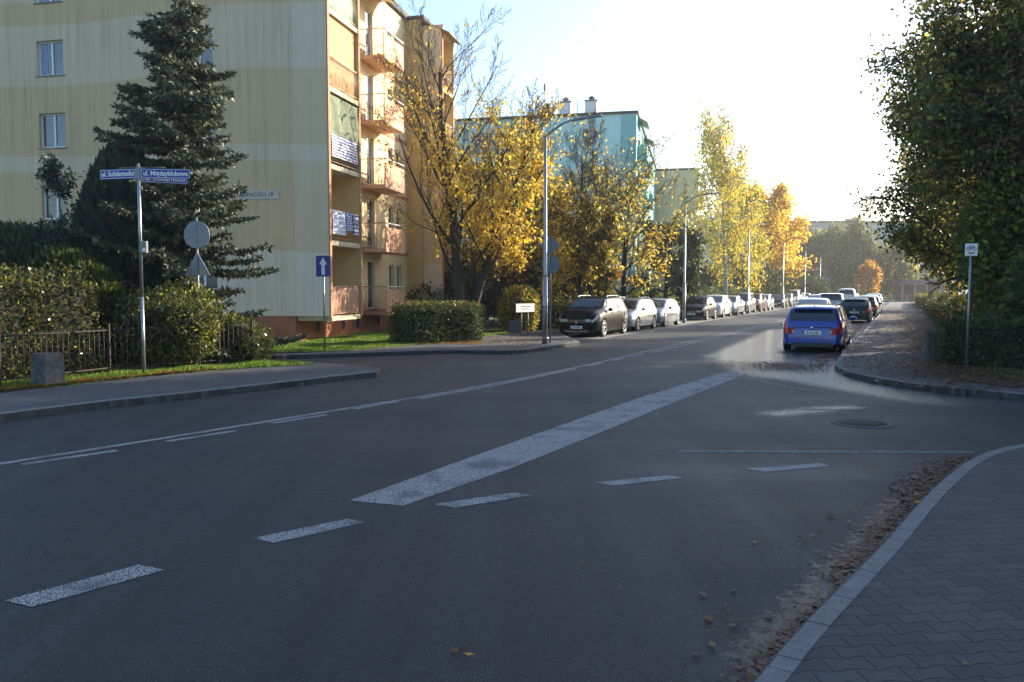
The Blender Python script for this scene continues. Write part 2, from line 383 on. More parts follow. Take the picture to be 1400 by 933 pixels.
# ------------------------------------------------------------------ text
def text_mesh(name, txt, size, mat, parent, loc, rot, align='CENTER', bold=0.0, maxw=None):
    cu = bpy.data.curves.new(name, 'FONT'); cu.body = txt; cu.size = size; cu.align_x = align; cu.align_y = 'CENTER'; cu.extrude = .0015; cu.offset = bold
    cu.resolution_u = 3
    o = bpy.data.objects.new(name, cu); col.objects.link(o)
    dg = bpy.context.evaluated_depsgraph_get(); me = bpy.data.meshes.new_from_object(o.evaluated_get(dg))
    bpy.data.objects.remove(o); me.name = name; me.materials.clear(); me.materials.append(mat)
    if maxw and len(me.vertices):
        xs = [v.co.x for v in me.vertices]; wd = max(xs)-min(xs)
        if wd > maxw:
            for v in me.vertices: v.co.x *= maxw/wd
    o = bpy.data.objects.new(name, me); col.objects.link(o); o.parent = parent; o.location = loc; o.rotation_euler = rot
    return o
FRONT = (math.pi/2, 0, 0)      # text readable from local -Y
# ------------------------------------------------------------------ leaves and trees
def leaf_arrays(P, size, rng, elong=1.5, dirs=None, jit=.35, flat=0.0):
    n = len(P)
    a = rng.normal(size=(n, 3)) if dirs is None else dirs+rng.normal(size=(n, 3))*jit
    a /= np.linalg.norm(a, axis=1)[:, None]+1e-9
    b = rng.normal(size=(n, 3)); b -= (b*a).sum(1)[:, None]*a; b /= np.linalg.norm(b, axis=1)[:, None]+1e-9
    s = (size*(.65+.7*rng.random(n)))[:, None]
    v0 = P; v1 = P+a*s*.45*elong/1.5+b*s*.38; v2 = P+a*s*elong*.9; v3 = P+a*s*.5*elong/1.5-b*s*.38
    return np.stack([v0, v1, v2, v3], 1).reshape(-1, 3)
def leaf_obj(name, V, mats, weights, parent, rng, extra=None, ngon=4):
    n = len(V)//ngon
    me = bpy.data.meshes.new(name)
    me.vertices.add(len(V)); me.vertices.foreach_set('co', V.astype(np.float32).ravel())
    me.loops.add(len(V)); me.loops.foreach_set('vertex_index', np.arange(len(V), dtype=np.int32))
    me.polygons.add(n); me.polygons.foreach_set('loop_start', np.arange(0, len(V), ngon, dtype=np.int32))
    for m in mats: me.materials.append(m)
    w_ = np.array(weights, float); w_ /= w_.sum()
    if extra is None: mi = rng.choice(len(mats), n, p=w_)
    else: mi = extra
    me.polygons.foreach_set('material_index', mi.astype(np.int32)); me.update(calc_edges=True); me.validate()
    o = bpy.data.objects.new(name, me); col.objects.link(o)
    if parent: o.parent = parent
    return o
def grow(rs, segs, tips, start, d, length, rad, level, maxl, P):
    n = max(4, int(6-level)); pts = [start]; p = start.copy(); d = d.normalized(); rr = [rad]
    up = P.get('up', [.05, .12, .1, .05, 0])[min(level, 4)]
    for i in range(n):
        j = P.get('wob', .16)*(1 if level else .35)
        d = (d+Vector((rs.gauss(0, j), rs.gauss(0, j), rs.gauss(0, j)*.7+up))).normalized()
        p = p+d*length/n; pts.append(p.copy()); rr.append(rad*(1-(i+1)/n*P.get('taper', .75)))
    segs.append((pts, rr, level))
    if level >= maxl-1: tips.append(pts)
    if level < maxl:
        k = P['kids'][level]
        lo = P['lo'][level]
        for i in range(k):
            f = lo+(1-lo)*(i+rs.random()*.8)/k; f = min(f, .98)
            x = f*n; ii = min(int(x), n-1); q = pts[ii].lerp(pts[ii+1], x-ii)
            ax = (pts[ii+1]-pts[ii]).normalized()
            r = Vector((rs.gauss(0, 1), rs.gauss(0, 1), rs.gauss(0, 1))); r = (r-ax*r.dot(ax)).normalized()
            if level == 0:
                an = i*2.4+rs.random()*.6; r = Vector((math.cos(an), math.sin(an), 0))
            ang = P['ang'][level]*(.75+.5*rs.random())
            dd = ax*math.cos(ang)+r*math.sin(ang)
            ln = length*P['len'][level]*(1-.45*f if level else (1-P.get('cone', .35)*f))*(.75+.5*rs.random())
            grow(rs, segs, tips, q, dd, ln, rr[ii]*P.get('rk', .55), level+1, maxl, P)
def tree(name, label, cat, pos, h, P, leaves, seed, trunkr, size=.11, count=15000, filt=None, group=None, barkm=None, spreadpt=.18, droop=0, elong=1.5, crown=True):
    rs = random.Random(seed); rng = np.random.default_rng(seed)
    root = empty(name, pos); tag(root, label, cat, group)
    segs, tips = [], []
    grow(rs, segs, tips, Vector((0, 0, -.15)), Vector(P.get('lean', (0, 0, 1))), h*P.get('th', .8), trunkr, 0, P['levels'], P)
    for e in range(P.get('stems', 0)):
        a = e*2.1+.5; grow(rs, segs, tips, Vector((math.cos(a)*trunkr, math.sin(a)*trunkr, -.1)), Vector((math.cos(a)*.3, math.sin(a)*.3, 1)), h*P.get('th', .8)*(.7+.25*rs.random()), trunkr*.7, 0, P['levels'], P)
    mb = MB()
    for pts, rr, lv in segs:
        mb.tube(pts, [max(x, P.get('rmin', .008)) for x in rr], 9 if lv == 0 else (6 if lv == 1 else (4 if lv == 2 else 3)), 0, cap=False)
    mb.build('trunk', barkm or BARK, root)
    if crown:
        tp = [q for pts in tips for q in pts[1:]]
        A = np.array([tuple(q) for q in tp])
        idx = rng.integers(0, len(A), count*3)
        Q = A[idx]+rng.normal(size=(len(idx), 3))*spreadpt
        if filt is not None: Q = Q[filt(Q, rng)]
        Q = Q[:count]
        dirs = rng.normal(size=(len(Q), 3)); dirs[:, 2] -= .6
        if droop:
            Q[:, 2] -= rng.random(len(Q))*droop; dirs = np.tile([[0, 0, -1.]], (len(Q), 1))+rng.normal(size=(len(Q), 3))*.3
        V = leaf_arrays(Q, size, rng, elong, dirs, .5)
        leaf_obj('crown', V, [LM[k] for k in leaves], list(leaves.values()), root, rng)
    return root
def conifer(name, label, pos, h, rad, seed, base=.3, needles=14, whorl=.27, dense=6, parent=None, tip=.35, nl=.13):
    rs = random.Random(seed); rng = np.random.default_rng(seed); root = empty(name, pos); tag(root, label, 'tree')
    mb = MB(); mb.tube([(0, 0, -.1), (0.05, 0, h*.5), (0, 0, h)], [.16, .09, .012], 8)
    Q, Dd, kk = [], [], []
    z = base
    while z < h-.15:
        f = (z-base)/(h-base); L0 = rad*(1-f)**.76
        for i in range(dense if f < .85 else 4):
            a = rs.random()*6.28; L = L0*(.45+.72*rs.random())+.12
            d = Vector((math.cos(a), math.sin(a), 0)); n = 7; pts = []
            for j in range(n+1):
                u = j/n; pts.append(Vector((0, 0, z))+d*L*u+Vector((0, 0, (-.42*u+.34*u*u+.22*f*u)*L)))
            mb.tube(pts, [max(.004, .028*(1-f*.6)*(1-j/n)) for j in range(n+1)], 3, cap=False)
            side = Vector((-d.y, d.x, 0)); ns = max(3, int(L/.11))
            for k in range(ns):
                u = .12+.88*(k+rs.random())/ns; x = u*n; ii = min(int(x), n-1); q = pts[ii].lerp(pts[ii+1], x-ii)
                for sg in (-1, 1):
                    sl_ = (.14+.34*(1-u))*min(1, L)*(.7+.6*rs.random())
                    dv = (d*.75+side*sg*1.0+Vector((0, 0, -.3+.25*rs.random()))).normalized()
                    m = max(2, int(sl_/.055))
                    for e in range(m):
                        c = q+dv*sl_*(e+.5)/m
                        for _ in range(max(2, needles//5)):
                            Q.append(c); Dd.append(dv*.8+Vector((rs.gauss(0, .6), rs.gauss(0, .6), rs.gauss(0, .6)))); kk.append(1 if (e >= m-2 and rs.random() < tip) else 0)
        z += whorl*(.8+.4*rs.random())
    mb.build('trunk', BARKD, root)
    Q = np.array([tuple(q) for q in Q]); Dd = np.array([tuple(q) for q in Dd])
    V = leaf_arrays(Q+rng.normal(size=Q.shape)*.015, nl*.62, rng, 1.9, Dd, .1)
    leaf_obj('crown', V, [LM['needle'], LM['needle2']], [1, 1], root, rng, np.array(kk))
    return root
def blob_shrub(name, label, cat, pos, r, hgt, leaves, seed, size=.1, count=6000, group=None, rz=0, elong=1.5, upward=0, rough=.2, conic=0, core=.78, lobes=7, z0=0.0, stem=False):
    """an uneven bush: a lumpy twiggy core under many leaves"""
    rs = random.Random(seed); rng = np.random.default_rng(seed)
    root = empty(name, pos, rz); tag(root, label, cat, group)
    lb = [(rng.normal(size=3), .5+rng.random()) for _ in range(lobes)]
    lb = [(d/np.linalg.norm(d), a) for d, a in lb]
    def rad(u):
        s = np.ones(len(u))
        for d, a in lb: s += rough*a*np.clip((u@d)-.35, 0, 1)*1.6-rough*.12
        return s
    def pts(n, k):
        u = rng.normal(size=(n, 3)); u /= np.linalg.norm(u, axis=1)[:, None]
        s = rad(u)*k
        z = hgt*.5*(1+u[:, 2]*s*.98)
        sh = 1-conic*np.clip(z/hgt, 0, 1)
        return np.stack([u[:, 0]*r[0]*s*sh, u[:, 1]*r[1]*s*sh, np.maximum(z, .02)+z0], 1), u
    me_pts = []
    nu, nv = 18, 12; mb = MB(); vs = []
    for j in range(nv+1):
        for i in range(nu):
            th = math.pi*j/nv; ph = 2*math.pi*i/nu
            u = np.array([[math.sin(th)*math.cos(ph), math.sin(th)*math.sin(ph), math.cos(th)]]); s = rad(u)[0]*core*(.93+.12*rs.random()); z = hgt*.5*(1+u[0, 2]*s)
            sh = 1-conic*max(0, min(1, z/hgt)); vs.append((u[0, 0]*r[0]*s*sh, u[0, 1]*r[1]*s*sh, max(z, 0)+z0))
    fs = [(j*nu+i, j*nu+(i+1) % nu, (j+1)*nu+(i+1) % nu, (j+1)*nu+i) for j in range(nv) for i in range(nu)]
    mb.add(vs, fs); mb.build('stems', HEDGECORE, root)
    k = core+.02+(1.08-core)*rng.random(count)**.8
    Q, u = pts(count, k)
    dirs = u.copy(); dirs[:, 2] += upward
    V = leaf_arrays(Q, size, rng, elong, dirs, .7 if not upward else .25)
    leaf_obj('crown', V, [LM[a] for a in leaves], list(leaves.values()), root, rng)
    return root
def hedge(name, label, path, wid, hgt, leaves, seed, size=.06, dens=420, z=.12, lump=.06, toph=None, topleaves=None, group=None):
    """clipped hedge along a polyline: dark inner twigs plus leaves"""
    rng = np.random.default_rng(seed); rs = random.Random(seed)
    path = [Vector(p[:2]).to_3d() for p in path]; o0 = path[0].copy(); root = empty(name, (o0.x, o0.y, z)); tag(root, label, 'hedge', group)
    path = [p-o0 for p in path]; mb = MB(); Q = []; Dr = []; isl = []
    for a, b in zip(path[:-1], path[1:]):
        L = (b-a).length; u = (b-a)/L; s = Vector((u.y, -u.x, 0)); ns = max(2, int(L/.35)); prof = []
        for i in range(ns+1):
            c = a+u*L*i/ns; j = [.9+.1*rs.random() for _ in range(8)]
            w2 = wid/2-.05; h2 = hgt-.05
            e = .8 if i in (0, ns) else 1
            ring = [c+s*x*j[k]*e+Vector((0, 0, zz)) for k, (x, zz) in enumerate([(w2, 0), (w2*1.0, h2*.5), (w2*.97, h2*.93), (w2*.85, h2*j[3]*e), (-w2*.85, h2*j[4]*e), (-w2*.97, h2*.93), (-w2, h2*.5), (-w2, 0)])]
            prof += ring
        fs = [(i*8+k, i*8+k+1, (i+1)*8+k+1, (i+1)*8+k) for i in range(ns) for k in range(7)]
        fs += [tuple(range(8)), tuple(ns*8+k for k in reversed(range(8)))]
        mb.add(prof, fs)
        area = {'s': L*hgt, 't': L*wid, 'e': wid*hgt}
        for kind, sg in (('s', 1), ('s', -1), ('t', 1), ('e', 1), ('e', -1)):
            n = int(area[kind]*dens)
            l = rng.random(n)*L; hh = rng.random(n)*hgt; ww = (rng.random(n)-.5)*wid
            dp = rng.normal(size=n)*lump*.5+lump*.6*np.sin(l*2.1+seed)*np.sin(hh*3.3+seed)+.02
            if kind == 's': al, lat, zz = l, sg*(wid/2+dp), hh; dd = np.tile([s.x*sg, s.y*sg, .25], (n, 1))
            elif kind == 't': al, lat, zz = l, ww, hgt+dp; dd = np.tile([0, 0, 1.], (n, 1))
            else: al, lat, zz = (L+dp if sg > 0 else -dp), ww, hh; dd = np.tile([u.x*sg, u.y*sg, .25], (n, 1))
            X = a.x+u.x*al+s.x*lat; Y = a.y+u.y*al+s.y*lat
            Q.append(np.stack([X, Y, np.maximum(zz, .01)], 1)); Dr.append(dd); isl.append(np.full(n, kind == 't'))
    mb.build('stems', HEDGECORE, root)
    Q = np.concatenate(Q); Dr = np.concatenate(Dr); isl = np.concatenate(isl)
    V = leaf_arrays(Q, size, rng, 1.4, Dr, .8)
    names = list(leaves); w_ = np.array([leaves[k] for k in names], float); w_ /= w_.sum(); mi = rng.choice(len(names), len(Q), p=w_)
    if topleaves:
        for k in topleaves:
            if k not in names: names.append(k)
        tn = list(topleaves); tw = np.array([topleaves[k] for k in tn], float); tw /= tw.sum()
        pick = rng.choice(len(tn), len(Q), p=tw); mt = np.array([names.index(k) for k in tn])[pick]; mi = np.where(isl, mt, mi)
    leaf_obj('foliage', V, [LM[k] for k in names], None or [1]*len(names), root, rng, mi)
    return root
#==STRUCTURE==
# ------------------------------------------------------------------ ground, roads, pavements
g = MB(); g.sheet([(-1500, -300), (1500, -300), (1500, 2600), (-1500, 2600)], -.06); tag(g.build('ground', M_GRASS), kind='structure')
g = MB(); g.sheet([(-70, -30), (80, -30), (150, 90), (150, 230), (-40, 180), (-70, 60)], 0); tag(g.build('road', M_ASPH), kind='structure')
def arc(pts, n=6):
    """Catmull-Rom through points"""
    out = []
    P = [pts[0]]+list(pts)+[pts[-1]]
    for i in range(1, len(P)-2):
        a, b, c, d = P[i-1], P[i], P[i+1], P[i+2]
        for k in range(n):
            t = k/n; out.append(.5*((2*b)+(-a+c)*t+(2*a-5*b+4*c-d)*t*t+(-a+3*b-3*c+d)*t**3))
    out.append(pts[-1]); return out
def kerb(name, path, wid, left, z1=.12, z0=-.02, seglen=1.0):
    """kerb stones along path (outer top edge); left=+1 puts their width to the left of the path"""
    mb = MB()
    # resample
    pts = [Vector(p).to_2d().to_3d() if len(p) == 2 else Vector((p[0], p[1], 0)) for p in path]
    nrm = []
    for i in range(len(pts)):
        t = (pts[min(i+1, len(pts)-1)]-pts[max(i-1, 0)]).normalized(); nrm.append(Vector((-t.y, t.x, 0))*left)
    acc = 0
    for i in range(len(pts)-1):
        a, b = pts[i], pts[i+1]; na, nb = nrm[i], nrm[i+1]
        L = (b-a).length; k = max(1, round(L/seglen))
        for j in range(k):
            p, q = a.lerp(b, j/k), a.lerp(b, (j+1)/k); n1, n2 = na.lerp(nb, j/k), na.lerp(nb, (j+1)/k)
            e = (q-p).normalized()*min(.004, L*.02)
            p2, q2 = p+e, q-e
            dz = random.uniform(-.002, .002)
            c = .018
            vs = [p2+Vector((0, 0, z0)), q2+Vector((0, 0, z0)), q2+Vector((0, 0, z1-c+dz)), p2+Vector((0, 0, z1-c+dz)),
                  p2+n1*c+Vector((0, 0, z1+dz)), q2+n2*c+Vector((0, 0, z1+dz)), q2+n2*wid+Vector((0, 0, z1+dz)), p2+n1*wid+Vector((0, 0, z1+dz)),
                  p2+n1*wid+Vector((0, 0, z0)), q2+n2*wid+Vector((0, 0, z0))]
            fs = [(0, 1, 2, 3), (3, 2, 5, 4), (4, 5, 6, 7), (7, 6, 9, 8), (0, 3, 4, 7, 8), (1, 9, 6, 5, 2)]
            if left > 0: pass
            mb.add(vs, fs)
    return tag(mb.build(name, M_KERB), kind='structure')
random.seed(5)
ZP = .12
# A: near left pavement and grass verge
kA = [gp(0, 566, ZP)+(gp(0, 566, ZP)-gp(130, 550, ZP)).normalized()*12]+arc([gp(0, 566, ZP), gp(130, 550, ZP), gp(250, 537.5, ZP), gp(400, 521, ZP), gp(470, 513, ZP), gp(515, 508.5, ZP)])
kerb('left_kerb', kA, .15, +1)
bA = [gp(520, 503, ZP), gp(480, 498.5, ZP), gp(430, 495, ZP), gp(345, 490, ZP), Vector((-14, 23.2, 0)), Vector((-45, 29, 0)), Vector((-45, 4, 0))]
g = MB(); g.prism([p[:2] for p in kA]+[p[:2] for p in bA], -.02, ZP-.008); tag(g.build('left_pavement', M_PAVE2), kind='structure')
grA = [gp(-60, 543, ZP), gp(0, 536, ZP), gp(100, 526, ZP), gp(200, 514.5, ZP), gp(300, 506, ZP), gp(430, 498.5, ZP), gp(345, 490.5, ZP), Vector((-14, 23, 0)), Vector((-45, 28.8, 0)), Vector((-45, 8, 0))]
g = MB(); g.prism([p[:2] for p in grA], -.01, ZP+.012); tag(g.build('garden_ground', M_GRASS), kind='structure')
# C: far left pavement and lawns
kC = arc([Vector((-45, 31.5, 0)), Vector((-14, 25.4, 0)), gp(345, 485.5, ZP), gp(400, 485, ZP), gp(470, 483, ZP), gp(560, 480, ZP), gp(620, 478.5, ZP), gp(698, 479, ZP), gp(735, 475.5, ZP), gp(765, 471.5, ZP), gp(792, 467, ZP)])
pk0 = gp(752, 457, ZP); S0 = s_of_y(pk0.y, -5.6)
kC2 = [gp(792, 467, ZP), rd(S0+.2, -5.0, 0), rd(S0+1.2, -5.6, 0), rd(112, -5.6, 0)]
kerb('far_left_kerb', kC, .15, +1); kerb('parking_kerb', kC2, .15, +1)
far = [rd(112, -60), Vector((-45, 130, 0)), Vector((-45, 31.5, 0))]
g = MB(); g.prism([p[:2] for p in kC]+[p[:2] for p in kC2[1:]]+[p[:2] for p in far], -.02, ZP-.008); tag(g.build('far_left_pavement', M_PAVE2), kind='structure')
grC = [Vector((-45, 33, 0)), Vector((-14, 26.2, 0)), gp(350, 483, ZP), gp(420, 482, ZP), gp(480, 479.5, ZP), gp(545, 473.5, ZP), gp(600, 469, ZP), gp(650, 462, ZP), gp(700, 455.5, ZP), gp(735, 450, ZP), rd(S0+3, -8.4), rd(110, -8.4), rd(110, -58), Vector((-44, 128, 0))]
g = MB(); g.prism([p[:2] for p in grC], -.01, ZP+.012); tag(g.build('lawn', M_GRASS), kind='structure')
g = MB(); g.sheet([rd(S0-.6, -3.3)[:2], rd(112, -3.3)[:2], rd(112, -5.6)[:2], rd(S0+.6, -5.6)[:2]], .004); tag(g.build('parking_bay', M_PARK), kind='structure')
g = MB(); g.b2((0, 0, 0), (0, 0, 0))
# E: far right pavement
kE = [gp(1400, 539, ZP)+(gp(1400, 539, ZP)-gp(1320, 531.5, ZP)).normalized()*14]+arc([gp(1400, 539, ZP), gp(1320, 531.5, ZP), gp(1240, 523, ZP), gp(1175, 512, ZP), gp(1146, 502.5, ZP), gp(1142, 495, ZP), gp(1150, 484, ZP), rd(7.5, 5.6), rd(14, 5.7)])+[rd(112, 5.7)]
kerb('right_far_kerb', kE, .14, -1)
g = MB(); g.prism([p[:2] for p in kE]+[rd(112, 60)[:2], (95, 20), (60, 8)], -.02, ZP-.008); tag(g.build('far_right_pavement', M_PAVE2), kind='structure')
soilE = [rd(110, 8.3), rd(30, 8.3), rd(8, 8.0), gp(1262, 503, ZP), gp(1320, 512, ZP), gp(1400, 522, ZP), Vector((30, 13.5, 0)), Vector((58, 12, 0)), rd(110, 58)]
g = MB(); g.prism([p[:2] for p in soilE], -.01, ZP+.01); tag(g.build('soil_strip', M_DIRT), kind='structure')
# D: near right pavement
_e = gp(1025, 933, ZP)-gp(1100, 848, ZP)
kD = arc([gp(1025, 933, ZP)+_e*6, gp(1025, 933, ZP)+_e*2.5, gp(1025, 933, ZP), gp(1100, 848, ZP), gp(1200, 748, ZP), gp(1260, 682, ZP), gp(1297, 648, ZP), gp(1325, 628, ZP), gp(1360, 614, ZP), gp(1400, 606.5, ZP)])
kD += [kD[-1]+Vector((1.2, .28, 0)), kD[-1]+Vector((2.6, .42, 0)), kD[-1]+Vector((18, .2, 0))]
kerb('near_right_kerb', kD, .13, -1, seglen=1.0)
g = MB(); g.prism([p[:2] for p in kD]+[(26, -12), (kD[0].x, -12)], -.02, ZP-.006); tag(g.build('near_right_pavement', M_PAVE), kind='structure')
# F: verge beyond the junction
g = MB(); g.prism([rd(121, -70)[:2], rd(121, 70)[:2], rd(200, 70)[:2], rd(200, -70)[:2]], -.02, ZP); tag(g.build('far_verge', M_GRASS), kind='structure')
# road markings
mk = MB()
def strip(pa, pb, wid, mi=0, off=0.0, z=.004):
    pts = [Vector(p).to_2d().to_3d() for p in (pa if isinstance(pa, list) else [pa, pb])]
    vs = []
    for i, p in enumerate(pts):
        t = (pts[min(i+1, len(pts)-1)]-pts[max(i-1, 0)]).normalized(); n = Vector((t.y, -t.x, 0))
        vs += [p+n*(off+wid/2)+Vector((0, 0, z)), p+n*(off-wid/2)+Vector((0, 0, z))]
    mk.add(vs, [(2*i, 2*i+2, 2*i+3, 2*i+1) for i in range(len(pts)-1)], mi)
CL = arc([gp(0, 634.7)+(gp(0, 634.7)-gp(240, 597))*1.6, gp(0, 634.7), gp(240, 597), gp(467.6, 560), gp(640, 531.5), gp(800, 500), gp(930, 470), gp(1070, 438.5), rd(60, .1), rd(112, .1)], 8)
strip(CL, None, .12)
def quad(ps, mi=0, z=.004): mk.sheet([gp(*p)[:2] for p in ps], z, mi)
def seg(a, b, w=.12, mi=0): strip(gp(*a), gp(*b), w, mi)
for a, b in [((30, 635.5), (160, 616.5)), ((228, 604), (322, 589.5)), ((372, 579), (447, 567.5)), ((486, 559.5), (543, 549.5)), ((806, 500.5), (824, 496.5)), ((838, 493.5), (852, 490.2)), ((864, 488), (880, 484.5))]: seg(a, b)
strip(arc([gp(574, 545.5), gp(680, 526.5), gp(788, 504.5)]), None, .12)
strip(arc([gp(886, 483.5), gp(980, 461.5), gp(1072, 440.8), rd(60, .42), rd(112, .42)]), None, .12)
quad([(7, 822), (190, 773), (225, 780), (43, 831)]); quad([(346, 736.5), (475, 710), (502, 714.5), (374, 743)])
quad([(594, 690), (702, 674), (727, 678), (622, 695)]); quad([(813, 660), (915, 650.5), (935, 654), (838, 665)]); quad([(1020, 641), (1120, 634), (1138, 637.5), (1045, 646)])
mk.add([gp(478, 684.5, .004), gp(551, 691.5, .004), gp(700, 640, .004), gp(800, 600, .004), gp(915, 553, .004), gp(1020, 511.5, .004), gp(992, 508.5, .004), gp(880, 542, .004), gp(760, 584, .004), gp(650, 623, .004)],
       [(0, 1, 2, 9), (9, 2, 3, 8), (8, 3, 4, 7), (7, 4, 5, 6)])
for y, a, b in ((550.5, 1105, 1195), (554.5, 1120, 1240), (560, 1095, 1238), (564.5, 1150, 1238), (569, 1160, 1235)): strip(gp(a, y), gp(b, y+1.5), .10, 1, z=.003)
strip(arc([gp(860, 499), gp(930, 505), gp(1010, 515), gp(1070, 528), gp(1130, 537)]), None, .14, 1, z=.003)
strip(gp(925, 617.5), gp(1330, 618.5), .14, 1, z=.003)
tag(mk.build('road_markings', [M_PAINT, M_FAINT]), kind='structure')
# repaired asphalt patch round the manhole, manhole cover
c = gp(1179, 579); mh = empty('manhole_cover', (c.x, c.y, .004)); tag(mh, 'round iron manhole cover set in the worn asphalt of the side road mouth', 'manhole cover')
m_ = MB(); m_.lathe([(.43, 0), (.43, .004), (.33, .005), (.33, .001)], (0, 0, 0), 28); m_.build('ring', M_CONC, mh)
m_ = MB(); m_.lathe([(.32, 0), (.32, .004), (.0, .005)], (0, 0, 0), 28)
for i in range(-3, 4):
    for j in range(-3, 4):
        if i*i+j*j < 11: m_.box((i*.085, j*.085, .007), (.05, .05, .006))
m_.build('lid', M_IRON, mh)
#==BUILDINGS==
def wall_holes(mb, O, U, Wd, z0, z1, holes, outn, depth=.16, mi=0):
    """wall plane from O along U (unit) with rectangular holes (u0,u1,z0,z1), reveals going inwards"""
    us = sorted({0.0, Wd}|{h[0] for h in holes}|{h[1] for h in holes}); zs = sorted({z0, z1}|{h[2] for h in holes}|{h[3] for h in holes})
    def pt(u, z, d=0): return Vector(O)+Vector(U)*u+Vector((0, 0, z))-Vector(outn)*d
    for a, b in zip(us[:-1], us[1:]):
        for c_, d_ in zip(zs[:-1], zs[1:]):
            cu, cz = (a+b)/2, (c_+d_)/2
            if any(h[0] < cu < h[1] and h[2] < cz < h[3] for h in holes): continue
            mb.add([pt(a, c_), pt(b, c_), pt(b, d_), pt(a, d_)], [(0, 1, 2, 3)], mi)
    for h in holes:
        q = [(h[0], h[2]), (h[1], h[2]), (h[1], h[3]), (h[0], h[3])]
        for i in range(4):
            p, r = q[i], q[(i+1) % 4]; mb.add([pt(*p), pt(*r), pt(*r, depth), pt(*p, depth)], [(0, 1, 2, 3)], mi)
def window(parent, O, U, outn, u0, u1, z0, z1, depth=.13, bars=1, curtain=True, openleft=False):
    U, outn = Vector(U), Vector(outn); O = Vector(O)
    M3 = Matrix((U, outn, Vector((0, 0, 1)))).transposed()
    def bx(mb, a0, a1, b0, b1, d0, d1, mi=0):   # u, z, depth inwards
        c = O+U*(a0+a1)/2+Vector((0, 0, (b0+b1)/2))-outn*(d0+d1)/2; mb.box(c, (a1-a0, abs(d1-d0), b1-b0), mi, M=M3)
    f = MB(); fr = .055; d0, d1 = depth-.05, depth+.02
    bx(f, u0, u0+fr, z0, z1, d0, d1); bx(f, u1-fr, u1, z0, z1, d0, d1); bx(f, u0+fr, u1-fr, z1-fr, z1, d0, d1); bx(f, u0+fr, u1-fr, z0, z0+fr, d0, d1)
    for k in range(1, bars+1):
        uc = u0+(u1-u0)*k/(bars+1); bx(f, uc-fr*.7, uc+fr*.7, z0+fr, z1-fr, d0, d1)
    w_ = f.build('window', M_WHITE, parent)
    p = MB(); bx(p, u0+fr*.5, u1-fr*.5, z0+fr*.5, z1-fr*.5, depth-.012, depth+.005); p.build('pane', M_GLASS, w_)
    if curtain and random.random() < .55:
        q = MB(); um = u0+(u1-u0)*random.choice([.35, .5, .3]); bx(q, u0+fr, um, z0+fr, z1-fr, depth-.018, depth-.014); q.build('curtain', M_CURT, w_)
    s = MB(); bx(s, u0-.05, u1+.05, z0-.035, z0-.003, -.05, depth-.02); s.build('sill', M_SILL, w_)
    return w_
random.seed(11)
K = at(406, 28.0); BR = -R(12.5)
FL = 2.55; Z0 = 1.0; HB = Z0+5*FL+.5
b1 = empty('apartment_building', (K.x, K.y, 0), BR)
tag(b1, 'cream and ochre five storey apartment block with pink balconies and a terracotta base', 'building')
wb = MB(); X, Y_, Z_ = (1, 0, 0), (0, 1, 0), (0, 0, 1)
cols = [(14-9.46-.48, 14-9.46+.62), (14-3.5-.55, 14-3.5+.55)]
holes = [(a, b, Z0+FL*k+.88, Z0+FL*k+.88+1.22) for a, b in cols for k in range(5)]
wall_holes(wb, (-14, 0, 0), X, 12.45+1.55, Z0, HB, holes, (0, -1, 0), .2)
wb.add([(-14, 0, Z0), (-14, 13.2, Z0), (-14, 13.2, HB), (-14, 0, HB)], [(0, 3, 2, 1)])
wb.build('end_wall', M_END, b1)
for a, b, c_, d_ in holes: window(b1, (-14, 0, 0), X, (0, -1, 0), a, b, c_, d_, .17)
# plinth
p = MB(); p.b2((-13.95, .06, -.1), (-.06, 10.9, Z0)); p.b2((-13.95, 10.9, -.1), (.69, 13.1, Z0-.001)); p.build('plinth', M_TERRA, b1)
for yy in (1.6, 3.8, 5.2, 7.4, 9.3): p = MB(); p.b2((-.09, yy, .38), (-.052, yy+.28, .72)); p.build('vent', M_DARK, b1)
# main facade x=0, y 2.9..11.1
fc = MB(); fholes = []
for k in range(5):
    z = Z0+FL*k
    fholes += [(4.0, 4.75, z+.05 if k else z+.8, z+2.05), (8.75, 9.3, z+.85, z+2.0), (9.75, 10.3, z+.85, z+2.0), (6.3, 7.1, z+.1, z+2.1)]
fholes = [(a, b, max(c_, Z0+.01), d_) for a, b, c_, d_ in fholes]
wall_holes(fc, (0, 0, 0), Y_, 11.1, Z0, HB, fholes, X, .16)
fc.build('facade', M_CREAM, b1)
for a, b, c_, d_ in fholes: window(b1, (0, 0, 0), Y_, X, a, b, c_, d_, .12, bars=0, curtain=random.random() < .5)
for k in range(5):
    p = MB(); p.b2((.003, 3.0, Z0+FL*k-.1), (.03, 11.09, Z0+FL*k+.06)); p.build('floor_band', M_TERRAL, b1)
